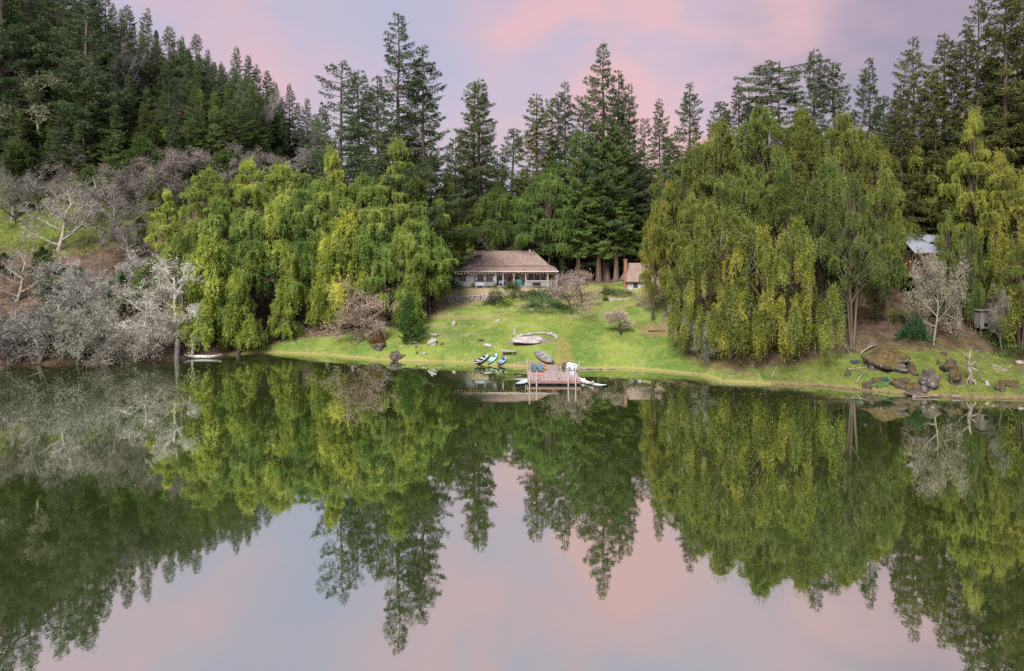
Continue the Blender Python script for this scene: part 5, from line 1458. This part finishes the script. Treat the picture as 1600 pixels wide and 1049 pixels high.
# ---------------------------------------------------------------- boats
def kayak(name, label, x, y, z, rz, L, Wd, m_deck, m_hull, m_seat, pitch=0.0, seats=1, cat='kayak', group=None, bow=0.16, open_=False, h=0.30):
    t = thing(name, label, cat, (x, y, z), rz, group); t.rotation_euler = (0, pitch, rz)
    n, k = 17, 12
    hv, df = [], []
    for i in range(n):
        u = -1 + 2 * i / (n - 1); wd = Wd / 2 * max(0.03, (1 - abs(u) ** 2.3)) ** 0.8; rise = bow * abs(u) ** 2.6
        for j in range(k + 1):       # lower half: hull
            a = PI + PI * j / k
            hv.append((u * L / 2, wd * math.cos(a), h * 0.55 + rise + (h * 0.55) * math.sin(a) * (1 - 0.45 * abs(u) ** 2)))
    hf = [(i * (k + 1) + j, (i + 1) * (k + 1) + j, (i + 1) * (k + 1) + j + 1, i * (k + 1) + j + 1) for i in range(n - 1) for j in range(k)]
    link('hull', mesh_from('hull', hv, hf, [m_hull], smooth=True), t)
    dv, dfc = [], []
    kk = 6
    for i in range(n):
        u = -1 + 2 * i / (n - 1); wd = Wd / 2 * max(0.03, (1 - abs(u) ** 2.3)) ** 0.8 * 1.03; rise = bow * abs(u) ** 2.6
        for j in range(kk + 1):
            c = -1 + 2 * j / kk
            dip = -(h * 0.38 if open_ and abs(u) < 0.86 and abs(c) < 0.8 else 0)
            well = -0.09 if (not open_ and abs(c) < 0.75 and abs(u) < 0.55) else 0.0
            dv.append((u * L / 2, wd * c, h * 0.56 + rise + 0.05 * (1 - c * c) + dip + well))
    dfc = [(i * (kk + 1) + j, (i + 1) * (kk + 1) + j, (i + 1) * (kk + 1) + j + 1, i * (kk + 1) + j + 1) for i in range(n - 1) for j in range(kk)]
    o = link('deck', mesh_from('deck', dv, [f_[::-1] for f_ in dfc], [m_deck], smooth=False), t)
    for q in range(seats):
        ux = (0.0 if seats == 1 else (-0.26, 0.3, 0.02)[q]) * L
        mb = MB(); mb.box(ux - .22, ux + .2, -Wd * .27, Wd * .27, h * .5, h * .56); mb.bar((ux - .22, 0, h * .5), (ux - .34, 0, h * .5 + .34), Wd * .5, 0.05); mb.build('seat', m_seat, t)
    if not open_:
        mb = MB(); ux = 0.36 * L; mb.tube([(ux, 0, h * .56 + .05), (ux, 0, h * .56 + .11)], 0.13, 12); mb.build('hatch', m_seat, t)
    return t
def kay_px(px0, py0, px1, py1, lift, *a, **kw):
    pass
def beached(px0, py0, px1, py1, name, label, Wd, md, mh, ms, seats, **kw):
    x0, y0, z0 = ground_hit(px0, py0); x1, y1, z1 = ground_hit(px1, py1)
    L = math.hypot(x1 - x0, y1 - y0) * 1.0; z0 = max(z0, 0.02)
    rz = math.atan2(y1 - y0, x1 - x0); pitch = -math.atan2(z1 - z0, L)
    return kayak(name, label, (x0 + x1) / 2, (y0 + y1) / 2, (z0 + z1) / 2 + 0.04, rz, math.hypot(L, z1 - z0), Wd, md, mh, ms, pitch, seats, **kw)
KG = 'kayaks drawn up on the lawn shore'
beached(741, 572.5, 763, 558, 'kayak', 'grey white kayak with black seats and navy hull, left of the three on the shore', 0.95, M['bluewhite'], M['navy'], M['black'], 3, group=KG, h=0.36)
beached(762, 572, 777, 556, 'kayak', 'pale mint kayak in the middle of the three on the shore', 0.85, M['mint'], M['sky'], M['teal'], 2, group=KG)
beached(778, 573.5, 791.5, 561, 'kayak', 'light blue kayak, right of the three on the shore', 0.85, M['sky'], M['sky'], M['navy'], 2, group=KG)
def floating(px, wy, L, rz, name, label, Wd, md, mh, ms, seats, z=-0.10, **kw):
    Y = F * CAM_H / (wy - HORIZON); return kayak(name, label, at(px, Y), Y, z, rz, L, Wd, md, mh, ms, 0, seats, **kw)
floating(818, 598.5, 3.6, math.radians(58), 'paddle_board', 'ice blue sit on top kayak floating at the left side of the dock', 1.0, M['ice'], M['navy'], M['ice'], 0, h=0.42)
floating(914, 598, 3.7, math.radians(-62), 'kayak', 'white kayak floating against the right side of the dock', 0.95, M['white'], M['white'], M['white'], 1, group='white kayaks right of the dock', bow=0.35, h=.4)
floating(930, 602, 3.0, math.radians(-35), 'kayak', 'white kayak with a black stripe, outermost right of the dock', 0.9, M['white'], M['black'], M['white'], 1, group='white kayaks right of the dock', h=.36)
floating(317, 560, 5.3, math.radians(1), 'canoe', 'long white aluminium canoe moored under the lichen tree on the left shore', 0.95, M['white'], M['alu'], M['alu'], 0, open_=True, cat='canoe', bow=0.22, h=0.75, z=-0.08)
# aluminium rowboat on the shore behind the dock
x, Y, z = ground_hit(851, 575)
rb = thing('rowboat', 'square sterned aluminium rowboat pulled up behind the dock', 'rowboat', (x, Y + 1.2, tz(x, Y + 1.2) + 0.28), math.radians(112)); rb.rotation_euler = (0, math.radians(10), math.radians(-62))
secs = [(-1.9, .62, .52, .0), (-1.2, .72, .52, .0), (-.4, .76, .54, .0), (.5, .70, .58, .0), (1.3, .48, .66, .08), (1.9, .05, .78, .3)]
def boat_shell(off, m, name, flip=False):
    vs, fs = [], []
    for (u, w, hgt, kz) in secs:
        w2 = max(0.02, w - off)
        vs += [(u, -w2, hgt), (u, -w2 * .82, .12 + kz + off), (u, 0, .02 + kz + off), (u, w2 * .82, .12 + kz + off), (u, w2, hgt)]
    for i in range(len(secs) - 1):
        for j in range(4):
            q = (i * 5 + j, i * 5 + j + 1, (i + 1) * 5 + j + 1, (i + 1) * 5 + j); fs.append(q if not flip else q[::-1])
    return link(name, mesh_from(name, vs, fs, [m], smooth=False), rb)
boat_shell(0, M['alu'], 'hull'); boat_shell(0.03, M['alu'], 'lining', True)
mb = MB(); mb.box(-1.93, -1.90, -.6, .6, .06, .52); mb.build('transom', M['alu'], rb)
for u in (-1.3, -.2, .9): mb = MB(); mb.box(u - .14, u + .14, -.58 if u < .5 else -.45, .58 if u < .5 else .45, .32, .36); mb.build('thwart', M['alu'], rb)
# low picnic table
x, Y, z = ground_hit(794, 556)
tb = thing('picnic_table', 'low pinkish wooden table standing above the light blue kayak', 'table', (x, Y, z), math.radians(-8))
for i in range(5): mb = MB(); mb.box(-0.95, .95, -.42 + i * .17, -.42 + i * .17 + .155, .62, .66); mb.build('plank', M['postwood'] if i % 2 else M['deck'], tb)
for sx in (-.75, .75):
    for sy in (-.3, .3): mb = MB(); mb.box(sx - .05, sx + .05, sy - .05, sy + .05, -0.2, .618); mb.build('leg', M['deckred'], tb)

# ---------------------------------------------------------------- the house
HY0 = 119.2                      # porch front
PADZ = 7.82
hx = lambda px, Y=119.5: at(px, Y)
XL, XR = hx(709), hx(871)
house = thing('house', 'long low house with a faded red brown roof and pale blue walls above the lawn', 'house', (0, HY0, PADZ))
FL = 0.18
mb = MB(); mb.box(XL - .1, XR + .1, 0.0, 3.2, -0.5, FL); mb.build('porch_floor', M['greywood'], house)
WY = 2.2                          # porch depth; right part recessed
WT = 2.95
def wallpart(x0, x1, y, z0, z1, m=None, name='wall', d=0.12): 
    mb = MB(); mb.box(x0, x1, y, y + d, z0, z1); return mb.build(name, m or M['siding'], house)
XM = hx(775)                       # left block stands forward
wallpart(XL + .1, XM, 0.5, FL, 2.7); wallpart(XM + 0.002, hx(857), WY, FL, 3.4)
mb = MB(); mb.box(XL + .1, XL + .22, 0.622, 9.0, FL, 2.9); mb.build('wall', M['siding'], house)
mb = MB(); mb.box(XM - .12, XM, 0.622, WY - .002, FL, 2.8); mb.build('wall', M['siding'], house)
mb = MB(); mb.box(hx(857) - .12, hx(857), WY + .122, 9.0, FL, 3.2); mb.build('wall', M['siding'], house)
mb = MB(); mb.box(XL + .1, hx(857), 9.002, 9.12, FL, 3.2); mb.build('wall', M['siding'], house)
mb = MB(); mb.box(hx(857) + .02, XR - .1, 5.0, 5.1, -0.5, 3.0); mb.build('opening_shade_sheet', M['interior'], house)  # dark sheet: the shade inside the porch opening, put in as colour
# clapboards as thin proud strips
for (x0, x1, y, z1) in ((XL + .1, XM, 0.5, 2.7), (XM + .01, hx(857), WY, 3.0)):
    mb = MB(); zz = FL + .05
    while zz < z1 - .1: mb.add([(x0, y - .025, zz), (x1, y - .025, zz), (x1, y - .004, zz + .17), (x0, y - .004, zz + .17), (x0, y, zz), (x1, y, zz)], [(0, 1, 2, 3), (5, 4, 0, 1)[::-1]]); zz += .185
    o = mb.build('clapboard', M['siding'], house); o['kind'] = 'stuff'
# roof
def roof_poly(vs, fs, name, m=M['roof']):
    me = mesh_from(name, vs, fs, [m]); o = link(name, me, house); s = o.modifiers.new('thickness', 'SOLIDIFY'); s.thickness = 0.12; s.offset = -1; return o
e0, e1 = hx(707.5, 119), hx(872.5, 119)
ZE = height_at(423.5, 119.0) - PADZ; ZM = height_at(416, 121.6) - PADZ; ZR = height_at(392.5, 125.6) - PADZ
mL, mR = hx(728, 121.6), hx(857, 121.6)
rL, rR = hx(737, 125.6), hx(834, 125.6)
roof_poly([(e0, -.35, ZE), (e1, -.35, ZE), (mR, 2.3, ZM), (mL - .6, 2.3, ZM), (e1, 10, ZE), (mR, 9.2, ZM), (e0, 3.2, ZE), ], [(0, 1, 2, 3), (1, 4, 5, 2), (6, 0, 3)], 'porch_roof')
zu = ZM + .13
roof_poly([(mL - .25, 2.15, zu), (mR + .15, 2.15, zu), (rR, 6.3, ZR), (rL, 6.3, ZR), (mR + .15, 10.4, zu), (mL - .25, 10.4, zu), (mL - 1.2, 2.6, zu + .1), (mL - 1.2, 5.2, zu + 1.9)], [(0, 1, 2, 3), (1, 4, 2), (4, 5, 3, 2), (5, 0, 3)], 'main_roof')
roof_poly([(hx(722, 121), 0.6, ZM - .5), (hx(738, 121), 0.6, ZM - .5), (hx(738, 124), 5.4, ZR - .75), (hx(724, 124), 5.4, ZR - .75)], [(0, 1, 2, 3)], 'side_roof')
# raised shingle courses
mb = MB()
for i in range(1, 16):
    t = i / 16; p = lambda a, b: [a[k] + (b[k] - a[k]) * t for k in range(3)]
    A = p((mL - .25, 2.15, zu), (rL, 6.3, ZR)); B = p((mR + .15, 2.15, zu), (rR, 6.3, ZR)); mb.bar((A[0], A[1], A[2] + .012), (B[0], B[1], B[2] + .012), .05, .03)
for i in range(1, 8):
    t = i / 8; A = [e0 + (mL - .6 - e0) * t, -.35 + 2.65 * t, ZE + (ZM - ZE) * t]; B = [e1 + (mR - e1) * t, -.35 + 2.65 * t, ZE + (ZM - ZE) * t]; mb.bar((A[0], A[1], A[2] + .012), (B[0], B[1], B[2] + .012), .05, .03)
o = mb.build('shingle_courses', M['roof'], house); o['kind'] = 'stuff'
mb = MB(); mb.bar((rL - .1, 6.3, ZR + .03), (rR + .1, 6.3, ZR + .03), .22, .08); mb.build('ridge_cap', M['roof'], house)
mb = MB(); mb.box(rR - .9, rR - .65, 5.8, 6.05, ZR - .3, ZR + .35); mb.build('vent_pipe', M['white'], house)
mb = MB(); mb.box(e0, e1, -.40, -.352, ZE - .20, ZE - .01); mb.build('gutter', M['trim'], house)
# porch posts, railing
for px in (775, 786, 803, 821.5, 856, 870):
    xx = hx(px); mb = MB(); mb.box(xx - .07, xx + .07, .02, .16, FL, ZE - .12); mb.build('porch_post', M['trim'], house)
for (a_, b_) in ((821.5, 856), (856, 870)):
    x0, x1 = hx(a_) + .07, hx(b_) - .07
    for zz in (.15, .92): mb = MB(); mb.box(x0, x1, .05, .12, FL + zz, FL + zz + .07); mb.build('rail', M['trim'], house)
    mb = MB(); xx = x0 + .1
    while xx < x1: mb.box(xx - .03, xx + .03, .07, .10, FL + .22, FL + .92); xx += .17
    o = mb.build('railing_slats', M['trim'], house); o['kind'] = 'stuff'
def window(px0, px1, y, z0, z1, bars=2):
    x0, x1 = hx(px0), hx(px1)
    mb = MB(); w = .09
    mb.box(x0 - w, x0, y - .07, y - .03, z0 - w, z1 + w); mb.box(x1, x1 + w, y - .07, y - .03, z0 - w, z1 + w); mb.box(x0, x1, y - .07, y - .03, z1, z1 + w); mb.box(x0, x1, y - .07, y - .03, z0 - w, z0)
    f_ = mb.build('window', M['trim'], house)
    for i in range(bars):
        a = x0 + (x1 - x0) * i / bars + .02; b = x0 + (x1 - x0) * (i + 1) / bars - .02
        mb = MB(); mb.box(a, b, y - .045, y - .03, z0 + .02, z1 - .02); mb.build('pane', M['glass'], f_)
window(718, 728, 0.5, 1.0, 2.2); window(746, 756, 0.5, 0.9, 2.15); window(759, 770, 0.5, 0.9, 2.15)
window(780, 787, WY, 0.9, 2.2); window(805, 811, WY, 1.1, 2.2); window(825, 833, WY, 1.0, 2.3); window(836, 844, WY, 1.0, 2.3); window(847, 853, WY, 1.0, 2.3, 1)
dx0, dx1 = hx(793.5), hx(799.5)
mb = MB(); mb.box(dx0, dx1, WY - .09, WY - .03, FL, 2.35); dr = mb.build('door', M['reddoor'], house)
mb = MB(); mb.box(dx1 - .14, dx1 - .08, WY - .13, WY - .091, 1.15, 1.25); mb.build('handle', M['alu'], dr)
mb = MB(); mb.box(dx0 - .09, dx0, WY - .08, WY - .03, FL, 2.45); mb.box(dx1, dx1 + .09, WY - .08, WY - .03, FL, 2.45); mb.box(dx0, dx1, WY - .08, WY - .03, 2.352, 2.45); mb.build('door_frame', M['trim'], house)
# lattice arbour in front of the left block
ar = thing('arbour', 'dark timber arbour frame in front of the left house wall', 'arbour', (hx(756), HY0 - 0.6, PADZ - .05))
hw = (hx(771) - hx(743)) / 2
for sx in (-hw, -hw / 3, hw / 3, hw): mb = MB(); mb.box(sx - .05, sx + .05, -.05, .05, -.3, 1.95); mb.build('post', M['interior'], ar)
for zz in (1.952, 1.2): mb = MB(); mb.box(-hw - .15, hw + .15, -.07 if zz > 1.5 else -.09, .07 if zz > 1.5 else -.052, zz, zz + .12); mb.build('beam', M['interior'], ar)
# things on the terrace
gr = thing('covered_grill', 'barbecue grill under a teal cover on the porch beside the red door', 'grill', (hx(810), HY0 + .9, PADZ + FL + .002))
vs = [(-.55, -.3, 0), (.55, -.3, 0), (.55, .3, 0), (-.55, .3, 0), (-.6, -.33, .75), (.6, -.33, .75), (.6, .33, .75), (-.6, .33, .75), (-.35, -.18, 1.1), (.35, -.18, 1.1), (.35, .18, 1.1), (-.35, .18, 1.1)]
link('cover', mesh_from('cover', vs, [(0, 1, 5, 4), (1, 2, 6, 5), (2, 3, 7, 6), (3, 0, 4, 7), (4, 5, 9, 8), (5, 6, 10, 9), (6, 7, 11, 10), (7, 4, 8, 11), (8, 9, 10, 11), (3, 2, 1, 0)], [M['teal']]), gr)
mb = MB(); mb.box(.65, .95, -.2, .2, .45, .5); mb.build('side_shelf', M['black'], gr)
def bench(px, y, lab, m):
    t = thing('bench', lab, 'bench', (hx(px), HY0 + y, PADZ + (FL if y > 0 else -.02)))
    mb = MB(); mb.box(-.7, .7, -.22, .22, .42, .47); mb.build('seat', m, t); mb = MB(); mb.box(-.7, .7, .2, .25, .472, .95); mb.build('backrest', m, t)
    for sx in (-.6, .6): mb = MB(); mb.box(sx - .04, sx + .04, -.18, .18, 0, .418); mb.build('leg', m, t)
bench(750, -1.0, 'pale blue garden bench before the arbour', M['bluewhite']); bench(765, -1.0, 'weathered grey garden bench at the right arbour post', M['greywood']); bench(785, 1.2, 'white bench on the porch under the window', M['bluewhite']); bench(838, -1.1, 'black garden bench in front of the porch railing', M['black'])
def pot(px, y, lab, m, tint):
    t = thing('flower_pot', lab, 'flower pot', (hx(px), HY0 + y, PADZ + (FL if y > 0 else -.05)))
    mb = MB(); mb.tube([(0, 0, 0), (0, 0, .3), (0, 0, .34)], [.14, .2, .22], 10); mb.build('pot', m, t)
    c = link('plant', PROTO['bush_a']['crown'], t, (0, 0, .3), scale=(.22, .22, .28)); c.color = tint + (1,)
pot(716, -.6, 'terracotta pot with a small plant at the left house corner', M['brick'], (1, .9, .6)); pot(739, -.7, 'terracotta pot between the left window and the arbour', M['brick'], (.8, 1.2, .6)); pot(774, -.7, 'red pot with a leafy plant right of the arbour', M['reddoor'], (.9, 1.3, .5)); pot(789, .6, 'small pot by the left jamb of the red door', M['brick'], (.7, 1.3, .6))
# string lights under the eave
ls = thing('string_lights', 'warm string lights hanging in swags under the porch eave', 'string lights', (0, HY0 - .45, PADZ))
n = 34; pts = []
for i in range(n * 3 + 1):
    px = 711 + (870 - 711) * i / (n * 3); sag = 0.22 * abs(math.sin(i / (n * 3) * PI * 8)); pts.append((hx(px), 0, ZE - .22 - sag))
mb = MB(); mb.tube(pts, .012, 4); mb.build('wire', M['black'], ls)
v2, f2 = ICO[2]; bulb_me = mesh_from('bulb', v2 * 0.05, f2, [M['bulb']], smooth=True)
for i in range(n):
    p = pts[i * 3 + 1]; link('bulb', bulb_me, ls, (p[0], p[1], p[2] - .1))
# leafy vine with warm leaves under the porch roof
M['rustleaf'] = foliage_mat('rusty_leaves', (0.16, 0.08, 0.03), (0.30, 0.17, 0.07), (0.45, 0.30, 0.14), .3)
rg = np.random.default_rng(5)
m_ = 1500; xs = rg.uniform(hx(778), hx(869), m_); P = np.stack([xs, rg.uniform(-.1, .5, m_), ZE - .2 - rg.exponential(.28, m_)], 1)
v, f = leaf_tris(P, rg.normal(size=P.shape) + np.array([0, 0, -.6]), .22, .11, rg)
o = link('vine', mesh_from('vine', v, f, [M['rustleaf']], rnd=rg.random(m_)), None, (0, HY0, PADZ)); tag(o, 'rusty leaved vine trailing along the porch eave', 'vine')
# dry stone retaining wall
x0, Y0w, z0w = ground_hit(702, 467); 
wl_t = thing('stone_wall', 'low dry stone wall below the left part of the house', 'stone wall', (0, 0, 0))
k = 0
for row in range(3):
    px = 700 + row * 2
    while px < 766 - row * 2:
        Yw = 115.95 + row * .22; xw = at(px, Yw); s = R.uniform(.2, .34)
        link('stone', stone_me[k % 4], wl_t, (xw, Yw, tz(xw, 115.6) + .12 + row * .3), (0, 0, R.uniform(0, 6)), (s * 1.25, s, s * .8)); px += s * 2.1 * 9.1 ; k += 1
# ---------------------------------------------------------------- cottage with brick chimney
cx0 = hx(979, 118); cY = 117.0
cot = thing('cottage', 'small brown roofed cottage with a brick chimney half hidden by pinkish bare trees', 'cottage', (cx0, cY, tz(cx0, cY)))
mb = MB(); mb.box(0.1, 6.0, 0.3, 5.5, -.6, 2.1); mb.build('wall', M['siding'], cot)
def rp(par, vs, fs, name, m): me = mesh_from(name, vs, fs, [m]); o = link(name, me, par); s = o.modifiers.new('t', 'SOLIDIFY'); s.thickness = .12; s.offset = -1; return o
rp(cot, [(-.3, -.3, 1.6), (6.4, -.3, 1.6), (6.4, 2.9, 4.6), (.7, 2.9, 4.6), (6.4, 6.1, 1.6), (-.3, 6.1, 1.6)], [(0, 1, 2, 3), (3, 2, 4, 5), (5, 0, 3)], 'roof', M['roof'])
mb = MB(); mb.box(-.36, .12, 1.2, 1.8, -.4, 5.2); ch = mb.build('chimney', M['brick'], cot)
mb = MB(); mb.box(-.42, .18, 1.14, 1.86, 5.202, 5.35); mb.build('chimney_cap', M['brick'], ch)
mb = MB(); mb.box(.9, 1.9, .22, .296, .4, 1.4); wn_ = mb.build('window', M['trim'], cot); mb = MB(); mb.box(1.0, 1.8, .20, .218, .5, 1.3); mb.build('pane', M['glass'], wn_)
# terrace
x, Y, z = ground_hit(968, 469)
ter = thing('terrace', 'pinkish brick terrace with a low back wall beside the cottage', 'terrace', (x, Y, z))
k = 0
for i in range(8):
    for j in range(5):
        mb = MB(); mb.box(-1.75 + i * .43, -1.75 + i * .43 + .41, -.2 + j * .5, -.2 + j * .5 + .47, -.25, .30 + .012 * ((i * 3 + j * 5) % 3)); mb.build('slab', M['deck'] if (i + j) % 3 else M['lightstone'], ter)
mb = MB(); mb.box(-1.3, 1.75, 2.35, 2.6, -.3, .75); mb.build('back_wall', M['stone'], ter)
# ---------------------------------------------------------------- cabin in the right wood
Yc = 99.5; xc = at(1462, Yc); zc_ = tz(xc, Yc)
zr_ = height_at(374, Yc) - zc_
cab = thing('cabin', 'brown cabin with a blue grey metal roof, half hidden in the right wood', 'cabin', (xc, Yc, zc_))
ze_ = height_at(392, Yc - 2) - zc_; zf = height_at(432, Yc - 2) - zc_
mb = MB(); mb.box(-3.6, 3.6, .4, 5.0, zf, ze_); mb.build('wall', M['cabin'], cab)
rp(cab, [(-4.0, -1.6, ze_ - .3), (4.0, -1.6, ze_ - .3), (4.0, 2.6, zr_ + .6), (-4.0, 2.6, zr_ + .6), (4.0, 6.6, ze_ - .3), (-4.0, 6.6, ze_ - .3)], [(0, 1, 2, 3), (3, 2, 4, 5)], 'roof', M['metalroof'])
for i in range(17): mb = MB(); xx = -4 + i * .5; mb.bar((xx, -1.6, ze_ - .27), (xx, 2.6, zr_ + .63), .04, .05); mb.build('roof_seam', M['metalroof'], cab)
mb = MB(); mb.box(-4.4, 6.5, -2.4, .39, zf - .2, zf); mb.build('deck', M['greywood'], cab)
for i in range(9): mb = MB(); xx = -4.3 + i * 1.33; mb.box(xx - .06, xx + .06, -2.4, -2.28, -1.0, zf - .202 if i % 2 else ze_ - .35 if abs(xx) < 4.4 else zf + 1.0); mb.build('post', M['cabin'], cab)
for zz in (.5, 1.0): mb = MB(); mb.box(-4.4, 6.5, -2.46, -2.402, zf + zz - .05, zf + zz + .03); mb.build('rail', M['deckred'], cab)
for a_ in (-2.6, -.6, 1.6): 
    mb = MB(); mb.box(a_ - .5, a_ + .5, .33, .398, zf + .8, zf + 2.0); w_ = mb.build('window', M['trim'], cab); mb = MB(); mb.box(a_ - .42, a_ + .42, .31, .328, zf + .88, zf + 1.92); mb.build('pane', M['glass'], w_)
ls2 = thing('string_lights', 'few warm bulbs strung along the rail of the hidden cabin', 'string lights', (xc, Yc - 2.55, zc_))
pts = [(at(p, Yc - 2.5) - xc, 0, height_at(408 + q, Yc - 2.5) - zc_) for p, q in ((1408, 1), (1416, 3), (1422, 0), (1434, 2), (1446, 0), (1462, 2), (1480, 0), (1500, 1), (1520, 0), (1530, 2))]
mb = MB(); mb.tube(pts, .012, 4); mb.build('wire', M['black'], ls2)
for i in (1, 2, 3, 4, 6, 8): link('bulb', bulb_me, ls2, (pts[i][0], 0, pts[i][2] - .1), scale=(1.3,) * 3)
